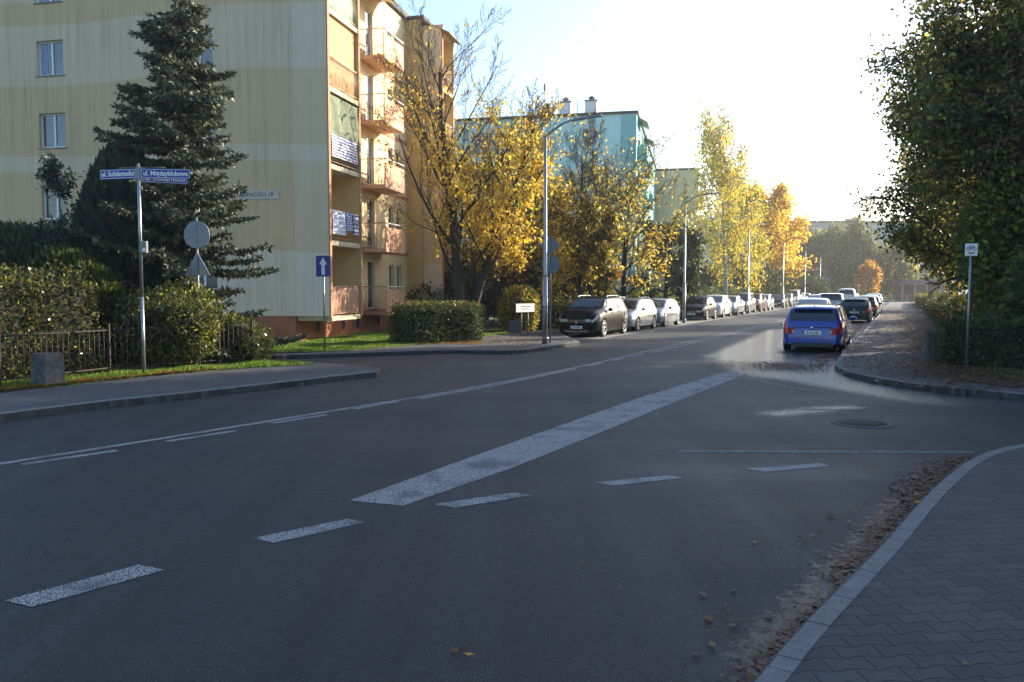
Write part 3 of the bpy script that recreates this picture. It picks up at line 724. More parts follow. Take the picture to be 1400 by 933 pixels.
# stepped-out section
st = MB(); st.add([(0, 11.1, Z0), (.75, 11.1, Z0), (.75, 11.1, HB), (0, 11.1, HB)], [(0, 1, 2, 3)])
h2 = [(.6, 1.4, Z0+FL*k+.85, Z0+FL*k+2.05) for k in range(5)]
wall_holes(st, (.75, 11.1, 0), Y_, 2.1, Z0, HB, h2, X, .16)
st.build('stepped_wall', M_OCHREW, b1)
for a, b, c_, d_ in h2: window(b1, (.75, 11.1, 0), Y_, X, a, b, c_, d_, .12)
rf = MB(); rf.b2((-14.15, -.12, HB), (.15, 11.05, HB+.16)); rf.b2((-14.15, 11.05, HB+.001), (.9, 13.3, HB+.161)); rf.build('roof', M_ROOF, b1)
def loggia(x0, y0, y1, dep, ks, pre, style):
    """a stack of balconies between two side walls, local coordinates"""
    w1 = MB(); zt = HB-.25
    w1.b2((x0+.003, y0, Z0), (x0+dep-.03, y0+.12, zt)); w1.build('balcony_side_wall', M_PILA, b1)
    w1 = MB(); w1.b2((x0+.003, y1-.12, Z0), (x0+dep, y1, zt)); w1.build('balcony_side_wall', M_OCHREW, b1)
    t = MB(); t.b2((x0+dep-.03, y0-.01, Z0-.05), (x0+dep+.02, y0+.14, zt+.02)); t.b2((x0+dep+.001, y1-.14, Z0-.05), (x0+dep+.02, y1+.01, zt+.02)); t.build('edge_trim', M_TERRAL, b1)
    for k in range(6):
        z = Z0+FL*k if k < 5 else zt-.14
        s_ = MB(); s_.b2((x0+.004, y0+.12, z-.16), (x0+dep-.002, y1-.12, z)); s_.build('balcony_slab', M_SLAB, b1)
    for k in range(5):
        z = Z0+FL*k; r_ = MB(); bx = x0+dep-.05
        r_.tube([(bx, y0+.14, z+1.0), (bx, y1-.14, z+1.0)], .022, 6); r_.tube([(bx, y0+.14, z+.1), (bx, y1-.14, z+.1)], .015, 6)
        n = int((y1-y0-.3)/.11)
        for i in range(n+1): yy = y0+.16+(y1-y0-.32)*i/n; r_.tube([(bx, yy, z+.1), (bx, yy, z+1.0)], .009, 4)
        r_.build('railing', M_RAIL if k < 2 else M_RAILP, b1)
        if style[k] == 'panel': q = MB(); q.b2((bx-.03, y0+.14, z+.06), (bx-.012, y1-.14, z+.98)); q.build('balcony_panel', M_PINK, b1)
        if style[k] == 'closed':
            q = MB(); q.b2((bx-.09, y0+.14, z+.02), (bx-.06, y1-.14, z+FL-.17)); q.build('balcony_screen', simple('screen_ochre', (.46, .27, .12), .8, var=.08, vs=1.2), b1)
        if style[k] == 'net':
            q = MB(); n = 14; vs = []
            for i in range(n+1):
                for j in range(7):
                    yy = y0+.16+(y1-y0-.32)*i/n; zz = z+.75+(FL-1.0)*j/6; vs.append((bx+.02+.05*math.sin(i*1.3+j*.8)*(1 if j < 6 else 0), yy, zz))
            q.add(vs, [(i*7+j, (i+1)*7+j, (i+1)*7+j+1, i*7+j+1) for i in range(n) for j in range(6)], 0, True); q.build('shade_net', simple('green_shade_net', (.16, .19, .12), .9, var=.25, vs=4), b1)
        if style[k] == 'green': q = MB(); q.b2((bx-.09, y0+.14, z+.1), (bx-.07, y1-.14, z+FL-.2)); q.build('balcony_glazing', simple('pale_green_glazing', (.22, .36, .26), .2, var=.15, vs=2), b1)
        if style[k] in ('open', 'panel', 'towel'):
            q = MB(); q.b2((x0+.02, y0+.5, z+.02), (x0+.06, y0+1.3, z+2.1)); dw = q.build('balcony_door', M_WHITE, b1); q = MB(); q.b2((x0+.062, y0+.58, z+.5), (x0+.066, y0+1.22, z+2.0)); q.build('pane', M_GLASS, dw)
loggia(0, 0, 2.7, 1.25, 0, '', ['panel', 'towel', 'net', 'closed', 'green'])
# white end pieces of the wall beside the first loggia
def canti(y0, y1, dep, x0, canopy=True):
    for k in range(5):
        z = Z0+FL*k
        s_ = MB(); s_.b2((x0+.004, y0, z-.14), (x0+dep, y1, z)); s_.build('balcony_slab', M_PINK if k else M_TERRAL, b1)
        pn = MB(); pn.b2((x0+dep-.05, y0+.0, z+.002), (x0+dep-.01, y1, z+.86)); pn.build('balcony_panel', M_PINK, b1)
        r_ = MB(); r_.tube([(x0+.01, y0+.02, z+1.02), (x0+dep-.03, y0+.02, z+1.02), (x0+dep-.03, y1-.02, z+1.02), (x0+.01, y1-.02, z+1.02)], .02, 6)
        for i in range(9): xx = x0+.06+(dep-.14)*i/8; r_.tube([(xx, y0+.02, z), (xx, y0+.02, z+1.02)], .009, 4)
        for yy in (y0+.02, (y0+y1)/2, y1-.02): r_.tube([(x0+dep-.03, yy, z+.8), (x0+dep-.03, yy, z+1.02)], .012, 4)
        r_.build('railing', M_RAIL, b1)
        w2 = MB(); w2.b2((x0+dep-.06, y0+.05, z+1.0), (x0+dep+.02, y1-.05, z+1.04)); w2.build('handrail', M_SIGNW, b1)
    if canopy:
        cpy = MB(); n = 8; vs = []
        for i in range(n+1):
            a = i/n; xx = x0+dep*1.25*a; zz = HB-.15-.75*a**2.2
            vs += [(xx, y0-.2, zz), (xx, y1+.2, zz), (xx, y0-.2, zz-.03), (xx, y1+.2, zz-.03)]
        cpy.add(vs, [(4*i, 4*i+4, 4*i+5, 4*i+1) for i in range(n)]+[(4*i+2, 4*i+3, 4*i+7, 4*i+6) for i in range(n)]+[(4*i, 4*i+2, 4*i+6, 4*i+4) for i in range(n)], 0, True)
        cpy.build('canopy', simple('smoky_canopy', (.30, .24, .18), .4), b1)
canti(5.7, 7.9, 1.05, 0)
loggia(.75, 11.25, 13.1, .95, 0, '', ['open', 'panel', 'panel', 'open', 'open'])
cpy = MB(); cpy.add([(.76, 11.15, HB-.02), (2.1, 11.15, HB-.65), (2.1, 13.3, HB-.65), (.76, 13.3, HB-.02), (.76, 11.15, HB-.05), (2.1, 11.15, HB-.68), (2.1, 13.3, HB-.68), (.76, 13.3, HB-.05)], [(0, 1, 2, 3), (4, 7, 6, 5), (0, 4, 5, 1), (1, 5, 6, 2), (2, 6, 7, 3)]); cpy.build('canopy', simple('corrugated_canopy', (.30, .22, .15), .6), b1)
# towels hung on the first floor railing (hang from it: things of their own)
def stripes(name, a, b, scale):
    m, t, bb = newmat(name); wv = nd(t, 'ShaderNodeTexWave'); wv.inputs['Scale'].default_value = scale; wv.bands_direction = 'Z'; t.links.new(posn(t, obj=True), wv.inputs['Vector'])
    setc(t, bb, ramp(t, wv.outputs['Fac'], [(.45, a), (.55, b)])); bb.inputs['Roughness'].default_value = .9; return m
def cloth(name, label, lp, wd, hg, mat, group=None):
    M = Matrix.Translation((K.x, K.y, 0)) @ Matrix.Rotation(BR, 4, 'Z'); q = M @ Vector(lp)
    mb = MB(); n = 10; vs = []
    for i in range(n+1):
        for j in range(6): vs.append((.02+.025*math.sin(i*1.7+j*.5), wd*i/n, -hg*j/5))
    mb.add(vs, [(i*6+j, (i+1)*6+j, (i+1)*6+j+1, i*6+j+1) for i in range(n) for j in range(5)], 0, True)
    mb.add([(v[0]-.05, v[1], v[2]) for v in vs], [(i*6+j, i*6+j+1, (i+1)*6+j+1, (i+1)*6+j) for i in range(n) for j in range(5)], 0, True)
    o = mb.build(name, mat); o.location = q; o.rotation_euler = (0, 0, BR); tag(o, label, 'laundry', group); return o
cloth('towel', 'white and pale blue laundry hung on the first floor balcony railing', (1.24, .2, Z0+FL+1.03), 1.1, .8, stripes('towel_pale', (.68, .68, .72), (.40, .45, .62), 2.0))
cloth('towel', 'blue and white striped towel hung on the first floor balcony railing', (1.24, 1.32, Z0+FL+1.03), .6, .62, stripes('towel_blue', (.05, .08, .32), (.62, .64, .70), 4.0))
cloth('towel', 'thin white cloth beside the blue striped towel on the balcony railing', (1.24, 1.95, Z0+FL+1.03), .5, .72, stripes('towel_thin', (.62, .62, .66), (.12, .16, .38), 2.2))
cloth('blanket', 'dark blue and white striped blanket hung on the second floor balcony railing', (1.24, .2, Z0+2*FL+1.02), 2.2, .75, stripes('blanket_blue', (.10, .11, .25), (.55, .55, .60), 3.2))
# house number board on the end wall
o = empty('street_name_board', Matrix.Translation((K.x, K.y, 0)) @ Matrix.Rotation(BR, 4, 'Z') @ Vector((-1.62, -.02, 5.1)), BR); tag(o, 'long white board with street name and number 18 on the end wall behind the spruce', 'sign')
q = MB(); q.box((0, 0, 0), (2.1, .02, .30)); q.build('board', simple('aged_board', (.50, .47, .38), .7), o); text_mesh('lettering', 'SOLIDARNOŚCI 18', .2, M_INK, o, (.0, -.014, 0), FRONT, maxw=1.95)
# --- turquoise block
def slab_block(name, label, px, Y, wid, length, hgt, wallm, facm, floors, seed, cols_end=(), plinthm=None, rz=BR, roofm=None, balc=True, endbars=()):
    random.seed(seed); c = at(px, Y); b = empty(name, (c.x, c.y, 0), rz); tag(b, label, 'building')
    fh = (hgt-1.3)/floors; mb = MB(); hs = [(wid-u-.6, wid-u+.6, .95+fh*k+.9, .95+fh*k+2.1) for u in cols_end for k in range(floors)]
    wall_holes(mb, (-wid, 0, 0), X, wid, .9, hgt, hs, (0, -1, 0), .18); mb.add([(-wid, 0, .9), (-wid, length, .9), (-wid, length, hgt), (-wid, 0, hgt)], [(0, 3, 2, 1)])
    mb.build('end_wall', wallm, b)
    for a, bb, c_, d_ in hs: window(b, (-wid, 0, 0), X, (0, -1, 0), a, bb, c_, d_, .15)
    mb = MB(); mb.add([(0, 0, .9), (0, length, .9), (0, length, hgt), (0, 0, hgt)], [(0, 1, 2, 3)]); mb.build('facade', facm, b)
    mb = MB(); mb.b2((-wid+.04, .05, -.1), (-.04, length-.05, .9)); mb.build('plinth', plinthm or M_DARK, b)
    mb = MB(); mb.b2((-wid-.12, -.12, hgt), (.12, length, hgt+.18)); mb.build('roof', roofm or M_ROOF, b)
    if balc:
        for yb in (1.2, 9.5):
            for k in range(floors):
                z = .95+fh*k; mb = MB(); mb.b2((.004, yb, z-.12), (.7, yb+3, z)); mb.b2((.64, yb+.002, z), (.7, yb+2.998, z+.95)); mb.b2((.005, yb+.001, z), (.639, yb+.05, z+.95)); mb.build('balcony', facm, b)
                mb = MB(); mb.b2((.004, yb+.3, z+.1), (.03, yb+2.6, z+2.1)); mb.build('balcony_window', M_GLASS, b)
            mb = MB(); mb.add([(.0, yb-.2, hgt-.05), (.75, yb-.2, hgt-.45), (.75, yb+3.2, hgt-.45), (0, yb+3.2, hgt-.05), (.0, yb-.2, hgt-.09), (.75, yb-.2, hgt-.49), (.75, yb+3.2, hgt-.49), (0, yb+3.2, hgt-.09)], [(0, 1, 2, 3), (4, 7, 6, 5), (0, 4, 5, 1), (1, 5, 6, 2), (2, 6, 7, 3)]); mb.build('canopy', M_SLAB, b)
    return b
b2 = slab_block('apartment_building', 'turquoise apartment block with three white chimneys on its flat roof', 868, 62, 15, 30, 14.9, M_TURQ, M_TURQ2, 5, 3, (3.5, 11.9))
for xx, yy, hh in ((-1.0, 0, 0),): pass
q = MB(); q.b2((-1.15, -.05, .95), (-.002, -.004, 14.9)); q.build('corner_strip', M_TURQ2, b2)
for xx, hh in ((-7.0, .75), (-5.55, 1.15), (-3.55, 1.15)):
    q = MB(); q.b2((xx-.45, 1.2, 15.07), (xx+.45, 2.2, 15.07+hh)); ch = q.build('chimney', M_SIGNW, b2)
    q = MB(); q.b2((xx-.5, 1.15, 15.073+hh), (xx+.5, 2.25, 15.17+hh)); q.lathe([(.22, 15.17+hh), (.22, 15.38+hh), (.3, 15.4+hh), (.0, 15.6+hh)], (xx, 1.7, 0), 12); q.build('cowl', M_STEELD, ch)
q = MB()
for xx, hh in ((-7.05, 2.6), (-6.0, 1.2), (-4.55, 1.1)): q.tube([(xx, .8, 15.05), (xx, .8, 15.05+hh)], .035, 5)
q.box((-7.05, .8, 16.9), (.5, .05, .08)); q.box((-7.05, .8, 17.3), (.16, .12, .5)); q.build('antenna', M_STEELD, b2)
b3 = slab_block('apartment_building', 'beige stained apartment block end wall beyond the turquoise block', 951, 90, 15, 30, 14.8, M_BEIGE3, M_CREAM, 5, 4, (), balc=True)
q = MB(); q.tube([(-4.7, 1, 14.9), (-4.7, 1, 18)], .05, 5); q.build('antenna', M_STEELD, b3)
# far long slab closing the street
random.seed(8)
c = at(1310, 172); b4 = empty('apartment_building', (c.x, c.y, 0), R(3)); tag(b4, 'long pale grey slab block closing the view at the end of the street', 'building')
mb = MB(); hs = [(u, u+1.7, 1.2+2.7*k+.9, 1.2+2.7*k+2.2) for k in range(5) for u in [3+3.6*i for i in range(14)]]
wall_holes(mb, (-54, 0, 0), X, 54, 0, 15.6, hs, (0, -1, 0), .25); mb.b2((-54, .3, 0), (0, 12, 15.5)); mb.build('wall', M_GREYB, b4)
for a, bb, c_, d_ in hs: window(b4, (-54, 0, 0), X, (0, -1, 0), a, bb, c_, d_, .2, curtain=False)
mb = MB(); mb.b2((-54.2, -.3, 15.6), (.2, 12.2, 15.9)); mb.build('roof', M_ROOF, b4)
mb = MB()
for u in (-48, -39.5, -33, -20.5, -22, -12): mb.b2((u-.6, 3, 15.9), (u+.6, 4.2, 16.6+.5*random.random()))
mb.build('chimney', M_SLAB, b4)
mb = MB()
for u in (-41.5, -40, -21): mb.tube([(u, 3, 15.9), (u, 3, 19.2)], .06, 4)
mb.build('antenna', M_STEELD, b4)
#==TREES==
SPRD = dict(levels=4, kids=[9, 6, 5, 4], lo=[.18, .2, .15, .1], ang=[.85, .7, .7, .7], len=[.62, .55, .5, .45], up=[.0, .13, .1, .05, 0], th=.82, cone=.45, wob=.15)
# spruce, juniper and shrubs in the corner garden
conifer('spruce_tree', 'tall dark blue-green spruce standing in front of the end wall', at(252, 21.2, .12), 10.3, 2.75, 3, needles=16, dense=7, whorl=.27)
blob_shrub('juniper', 'wide dark columnar juniper behind the street name post', 'shrub', at(175, 20.6, .12), (1.3, 1.1), 5.4, {'juniper': 5, 'dark': 1}, 5, size=.15, count=26000, elong=2.4, upward=1.9, rough=.16, conic=.42, core=.8)
blob_shrub('juniper', 'low spreading dark juniper left of the columnar one above the hedge', 'shrub', at(35, 19.8, .12), (2.0, 1.2), 3.0, {'juniper': 3, 'dark': 3, 'green': 1}, 6, size=.12, count=20000, elong=2.0, upward=.9, rough=.35, conic=.1)
blob_shrub('juniper', 'green rounded conifer shrub between the hedge and the columnar juniper', 'shrub', at(122, 19.0, .12), (1.1, .9), 2.6, {'dark': 4, 'green': 2}, 7, size=.10, count=12000, elong=1.9, upward=.8, rough=.3, conic=.25)
P = dict(levels=3, kids=[5, 4, 4], lo=[.35, .2, .1], ang=[.7, .7, .7], len=[.5, .5, .5], th=.95, up=[.02, .1, .05, 0, 0], wob=.2, rmin=.006)
tree('young_pine', 'thin crooked conifer reaching out in front of the lowest end wall windows', 'tree', at(98, 20.6, .12), 4.1, P, {'needle': 3, 'juniper': 2}, 41, .05, size=.07, count=3800, spreadpt=.09, barkm=BARKD, elong=2.2)
# hedges by the fence
fA = [gp(-45, 535, ZP), gp(60, 523, ZP), gp(125, 516, ZP)]
hA = [p+Vector((-.25, .8, 0)) for p in fA]
hedge('hedge', 'tall clipped beech hedge behind the iron fence left of the post', [at(-70, 15.6), at(30, 16.8), at(116, 17.9)], .95, 1.95, {'gloss': 6, 'olive': 3, 'brown': .8, 'dark': 3, 'lime': .6}, 3, .06, 620, lump=.24)
blob_shrub('shrub', 'ragged leafy shrub filling the fence between hedge and post', 'shrub', at(150, 18.8, .12), (.6, .45), 1.3, {'gloss': 4, 'olive': 3, 'lime': 1}, 15, size=.07, count=3800, rough=.3)
blob_shrub('shrub', 'yellow-green shrub behind the fence between the two posts', 'shrub', at(236, 19.0, .12), (.85, .5), 1.5, {'olive': 3, 'lime': 1.5, 'gloss': 4, 'green': 2}, 16, size=.07, count=6500, rough=.55, core=.6)
blob_shrub('shrub', 'low loose shrub at the foot of the spruce right of the round sign post', 'shrub', at(300, 20.2, .12), (.8, .6), 1.25, {'gloss': 3, 'olive': 4, 'green': 2}, 17, size=.07, count=5200, rough=.35)
# clipped block hedge
hb = hedge('hedge', 'rounded dark green block hedge with red leaves on top before the maple', [at(549, 27.4), at(643, 29.2)], 1.4, 1.22, {'green': 4, 'dark': 6, 'gloss': 1}, 7, .055, 800, lump=.1, topleaves={'dark': 3, 'rust': 2, 'green': 3, 'gloss': 2})
blob_shrub('shrub', 'roundish ochre-green shrub behind the notice board', 'shrub', at(711, 35.5, .12), (.8, .8), 1.75, {'olive': 4, 'gold': 1, 'lime': 2, 'brown': 2}, 19, size=.09, count=4500, rough=.25)
hedge('hedge', 'low reddish hedge behind the dark off-road car', [at(742, 37.2), at(790, 38.5)], .9, 1.15, {'olive': 3, 'rust': 1.5, 'green': 3, 'lime': 1}, 21, .08, 300)
hedge('hedge', 'long yellow-green clipped hedge along the pavement behind the parked cars', [rd(15, -8.9), rd(48, -8.9)], 1.0, 1.5, {'olive': 4, 'lime': 3.5, 'green': 3}, 22, .10, 160, lump=.12)
hedge('hedge', 'dark far hedge behind the far end of the parked row', [rd(52, -9.4), rd(105, -9.4)], 1.4, 1.6, {'dark': 4, 'green': 3, 'olive': 2}, 23, .16, 60, lump=.3)
# big maple
MAP = dict(levels=4, kids=[22, 7, 6, 4], lo=[.17, .12, .12, .1], ang=[.66, .5, .5, .55], len=[.44, .55, .52, .5], up=[.0, .10, .09, .06, .02], th=.86, cone=.35, wob=.11, rmin=.006, stems=0, rk=.34)
def f_map(Q, rng):
    pr = np.clip(1.15-(Q[:, 2]-2.4)/7.0, .035, 1)*(Q[:, 2] > 2.0); pr = pr*np.where((np.sin(Q[:, 0]*1.9+Q[:, 2]*1.3)+np.sin(Q[:, 1]*2.3-Q[:, 2]*1.7)) > -.25, 1, .25)
    return rng.random(len(Q)) < pr**1.25
tree('maple_tree', 'large half-bare maple with yellow leaves beside the cream apartment block', 'tree', at(631, 33, .12), 12.5, dict(MAP, stems=1), {'yellow': 5, 'gold': 3, 'lime': 2, 'orange': 1}, 12, .25, size=.115, count=16000, filt=f_map, barkm=BARKD, spreadpt=.14)
def f_low(zc, k): return lambda Q, rng: rng.random(len(Q)) < np.clip(1.1-(Q[:, 2]-zc)/k, .05, 1)
TG = 'autumn trees between the maple and the turquoise block'
tree('autumn_tree', 'dense golden orange tree right behind the first street lamp', 'tree', at(722, 39, .12), 9.6, dict(MAP, stems=2, len=[.40, .55, .5, .5]), {'yellow': 5, 'gold': 4, 'orange': 1.2, 'lime': 3}, 13, .2, size=.12, count=16000, filt=f_low(4, 5), group=TG)
tree('autumn_tree', 'yellow-green tree with bare twigs above the off-road car', 'tree', at(792, 41, .12), 9.4, dict(MAP, stems=2), {'yellow': 4, 'lime': 5, 'gold': 1, 'olive': 4}, 14, .17, size=.12, count=6500, filt=f_low(3.5, 5), group=TG, barkm=BARKD)
tree('autumn_tree', 'dark-limbed spreading tree with sparse gold leaves above the silver estate car', 'tree', at(853, 44, .12), 9.0, dict(MAP, ang=[.95, .7, .6, .6], len=[.60, .55, .5, .5]), {'yellow': 4, 'gold': 2, 'brown': 1.5, 'olive': 4}, 15, .2, size=.12, count=6500, filt=f_low(3.5, 5), group=TG, barkm=BARKD)
tree('autumn_tree', 'short leaning tree with yellow leaves low behind the blue-grey hatchback', 'tree', at(820, 38.5, .12), 5.4, dict(MAP, kids=[7, 4, 4, 3]), {'yellow': 2, 'olive': 4, 'brown': 2}, 16, .12, size=.14, count=5500, group=TG, barkm=BARKD)
for i, (px, Y, hh, lb) in enumerate([(655, 45, 3.4, 'dark shaded shrub behind the maple trunk'), (745, 44, 4.0, 'dark evergreen shrub behind the first street lamp'), (790, 47, 3.6, 'dark evergreen shrub below the yellow-green tree'), (600, 40, 2.6, 'dark shrub against the balconies left of the maple trunk')]):
    blob_shrub('shrub', lb, 'shrub', at(px, Y, .12), (2.0, 1.5), hh, {'dark': 5, 'green': 2}, 60+i, size=.16, count=5000, rough=.3)
PINE = dict(levels=4, kids=[10, 6, 5, 4], lo=[.2, .2, .15, .1], ang=[1.25, .8, .7, .7], len=[.50, .5, .5, .5], up=[.0, .05, .05, .05, 0], th=.85, cone=.4, wob=.15)
tree('pine_tree', 'dark green spreading pine in front of the beige block', 'tree', at(908, 54, .12), 6.4, PINE, {'needle': 4, 'dark': 4, 'needle2': 2, 'green': 2}, 31, .2, size=.15, count=13000, barkm=BARKD, elong=1.9, spreadpt=.2)
BIR = dict(levels=4, kids=[18, 6, 5, 4], lo=[.2, .15, .15, .1], ang=[.7, .6, .6, .6], len=[.33, .55, .5, .5], up=[.0, .05, -.12, -.3, -.35], th=.95, cone=.55, wob=.1, rmin=.012)
tree('birch_tree', 'tallest slender birch with hanging yellow-green leaves behind the parked row', 'tree', at(993, 76, .12), 17.6, BIR, {'lime': 4, 'yellow': 3, 'gold': 2.5, 'olive': 2}, 33, .2, size=.17, count=11000, droop=2.2, barkm=BIRCH, spreadpt=.28, group='birches by the road')
tree('birch_tree', 'shorter dense birch between the tall birch and the orange oak', 'tree', at(1018, 84, .12), 14.2, BIR, {'lime': 5, 'yellow': 3, 'gold': 2, 'olive': 2}, 34, .18, size=.19, count=14000, droop=1.8, barkm=BARKD, spreadpt=.35, group='birches by the road')
OAK = dict(levels=4, kids=[14, 7, 5, 4], lo=[.15, .15, .15, .1], ang=[.85, .65, .6, .6], len=[.48, .5, .5, .5], up=[.0, .08, .05, .0, 0], th=.9, cone=.5, wob=.14, rmin=.02)
tree('oak_tree', 'broad orange-gold oak at the right end of the roadside trees', 'tree', at(1058, 104, .12), 14.3, OAK, {'gold': 5, 'yellow': 5, 'orange': 1}, 36, .3, size=.30, count=17000, barkm=BARKD, spreadpt=.45)
tree('pine_tree', 'dark evergreen low behind the birch trunks', 'tree', at(958, 88, .12), 5.0, PINE, {'dark': 5, 'needle': 3}, 37, .2, size=.25, count=6000, barkm=BARKD, spreadpt=.4)
for i, (px, Y, hh, lb) in enumerate([(1000, 96, 4.2, 'dark undergrowth shrub behind the birches'), (1045, 112, 4.5, 'dark undergrowth shrub behind the oak'), (1085, 118, 3.8, 'dull green shrub right of the oak at the far kerb')]):
    blob_shrub('shrub', lb, 'shrub', at(px, Y, .12), (4.0, 2.5), hh, {'dark': 5, 'green': 2}, 70+i, size=.3, count=3500, rough=.3)
# far trees beyond the junction
WIL = dict(levels=4, kids=[11, 7, 5, 4], lo=[.2, .2, .15, .1], ang=[.8, .7, .7, .6], len=[.55, .55, .5, .5], up=[.0, .08, -.1, -.3, -.3], th=.8, cone=.3, wob=.16, rmin=.02)
FG = 'far trees at the end of the street'
tree('willow_tree', 'large pale green weeping willow, left one at the end of the street', 'tree', at(1128, 148, .12), 12.6, WIL, {'willow': 6, 'olive': 2, 'lime': 1.5}, 51, .4, size=.45, count=13000, droop=3.0, barkm=BARKD, spreadpt=.6, group=FG)
tree('willow_tree', 'large pale green weeping willow, right one at the end of the street', 'tree', at(1170, 143, .12), 12.2, WIL, {'willow': 6, 'olive': 3, 'green': 1}, 52, .4, size=.45, count=13000, droop=3.2, barkm=BARKD, spreadpt=.6, group=FG)
tree('birch_tree', 'pinkish brown half-bare birch left of the far willows', 'tree', at(1100, 158, .12), 13.2, dict(BIR, rmin=.03), {'brown': 4, 'orange': 2, 'rust': 2}, 53, .3, size=.35, count=6500, droop=1.2, barkm=BARKD, spreadpt=.5, group=FG)
tree('maple_tree', 'small bright orange maple before the right far willow', 'tree', at(1186, 130, .12), 5.6, dict(OAK, kids=[9, 5, 4, 3]), {'orange': 5, 'gold': 4}, 54, .12, size=.32, count=3000, barkm=BARKD, spreadpt=.3, group=FG)
tree('poplar_tree', 'grey-green loose poplar over the bus shelter', 'tree', at(1222, 140, .12), 10.5, WIL, {'olive': 4, 'willow': 3, 'yellow': 1.5}, 55, .3, size=.4, count=8000, droop=1.5, barkm=BARKD, spreadpt=.6, group=FG)
tree('poplar_tree', 'brownish far tree standing left of the orange oak base', 'tree', at(1078, 150, .12), 9.5, OAK, {'brown': 3, 'olive': 3, 'dark': 2}, 56, .3, size=.4, count=7000, barkm=BARKD, spreadpt=.5, group=FG)
for i, (px, lb) in enumerate([(1105, 'dark shrub mass under the left far willow'), (1150, 'dark shrub mass under the right far willow'), (1195, 'dark shrub mass behind the orange maple'), (1250, 'dark shrub mass behind the bus shelter')]):
    blob_shrub('shrub', lb, 'shrub', at(px, 152, .12), (5.5, 3), 4.2, {'dark': 4, 'green': 2, 'brown': 1}, 80+i, size=.45, count=2600, rough=.3)
# right hand row of street trees, then unseen trees added for their shade
def latf(t0, tmin, zmin): return lambda Q, rng: (Q[:, 0]*N.x+Q[:, 1]*N.y+t0 > tmin+.9*np.sin(Q[:, 2]*1.1)+rng.normal(size=len(Q))*.25+.36*np.maximum(0, 7.5-Q[:, 2])) & (Q[:, 2] > zmin)
RT = dict(levels=4, kids=[15, 7, 6, 5], lo=[.10, .15, .15, .1], ang=[.85, .7, .65, .6], len=[.54, .52, .5, .5], up=[.0, .05, .02, .0, -.02], th=.82, cone=.35, wob=.13, rmin=.012)
RG = 'street trees along the right pavement'
def f_right(Q, rng): return (Q[:, 2] > .4) & (rng.random(len(Q)) < np.clip(1.5-(Q[:, 2]-4.5)/5, .10, 1))
tree('street_tree', 'huge dark tree with bare upper limbs at the right edge', 'tree', Vector((15.8, 21.8, .12)), 14.5, RT, {'dark': 3, 'green': 4, 'olive': 4.5, 'lime': 1.2, 'brown': 1.5}, 91, .34, size=.115, count=52000, filt=f_right, spreadpt=.32, barkm=BARKD, group=RG)
tree('street_tree', 'dark green tree overhanging the pavement behind the bicycle route sign', 'tree', rd(13.5, 11.0, .12), 12.0, RT, {'dark': 2.5, 'green': 4, 'olive': 5, 'lime': 1.8, 'gold': .7, 'brown': 1.5}, 92, .3, size=.12, count=52000, spreadpt=.34, barkm=BARKD, group=RG, filt=lambda Q, rng: latf(11.0, 5.7, 1.4)(Q, rng) & (rng.random(len(Q)) < np.clip(1.6-(Q[:, 2]-5)/4.5, .18, 1)))
tree('street_tree', 'third tree of the right row with yellowing upper leaves', 'tree', rd(25, 11.2, .12), 12.8, RT, {'dark': 3, 'olive': 4, 'gold': 2.2, 'green': 3}, 93, .28, size=.15, count=28000, spreadpt=.38, barkm=BARKD, group=RG, filt=latf(11.2, 6.0, 2.2))
tree('street_tree', 'fourth tree of the right row hanging low over the pavement', 'tree', rd(40, 11.8, .12), 11.0, RT, {'dark': 4, 'olive': 3, 'gold': 1.5, 'green': 3}, 94, .26, size=.18, count=19000, spreadpt=.4, barkm=BARKD, group=RG, filt=latf(11.8, 6.4, 2.2))
tree('street_tree', 'farthest yellow-green tree of the right row', 'tree', rd(64, 13.5, .12), 10.0, RT, {'olive': 4, 'yellow': 2.5, 'green': 3}, 95, .24, size=.3, count=9000, spreadpt=.45, barkm=BARKD, group=RG, filt=latf(13.5, 8, 2.4))
tree('street_tree', 'unseen tree added for its shade on the near side of the side road', 'tree', Vector((19.5, 5.5, .12)), 14.0, RT, {'dark': 5, 'green': 4}, 96, .3, size=.36, count=32000, spreadpt=.5, barkm=BARKD, group=RG)  # added out of view so its crown shades the near road
tree('street_tree', 'unseen tree added for its shade deeper along the side road', 'tree', Vector((22.5, 17.5, .12)), 14.0, RT, {'dark': 5, 'green': 4}, 97, .3, size=.36, count=32000, spreadpt=.5, barkm=BARKD, group=RG)  # unseen, put in to close the sun gap over the side road
tree('street_tree', 'unseen broad tree added for its shade beyond the side road', 'tree', Vector((29, 11.5+9, .12)), 15.0, RT, {'dark': 5, 'green': 4}, 197, .3, size=.36, count=32000, spreadpt=.5, barkm=BARKD, group=RG)  # out-of-view crown added to keep sun off the foreground
tree('street_tree', 'unseen broad tree added for its shade between the side road and the right row', 'tree', Vector((22.5, 24.5, .12)), 14.5, RT, {'dark': 5, 'green': 4}, 199, .3, size=.36, count=30000, spreadpt=.5, barkm=BARKD, group=RG)  # added outside the frame to stop sun leaking across the road
tree('street_tree', 'unseen broad tree added for its shade on the near lawn', 'tree', Vector((30, 1.5, .12)), 17.0, RT, {'dark': 5, 'green': 4}, 198, .3, size=.36, count=32000, spreadpt=.5, barkm=BARKD, group=RG)  # tall unseen crown added to cast shade over the foreground
blob_shrub('shrub', 'tall dense maple bush behind the bicycle route sign', 'shrub', Vector((15.6, 23.2, .12)), (3.0, 2.4), 6.2, {'dark': 1.5, 'green': 5, 'olive': 4, 'lime': 2.4}, 98, size=.15, count=26000, rough=.25, core=.72)
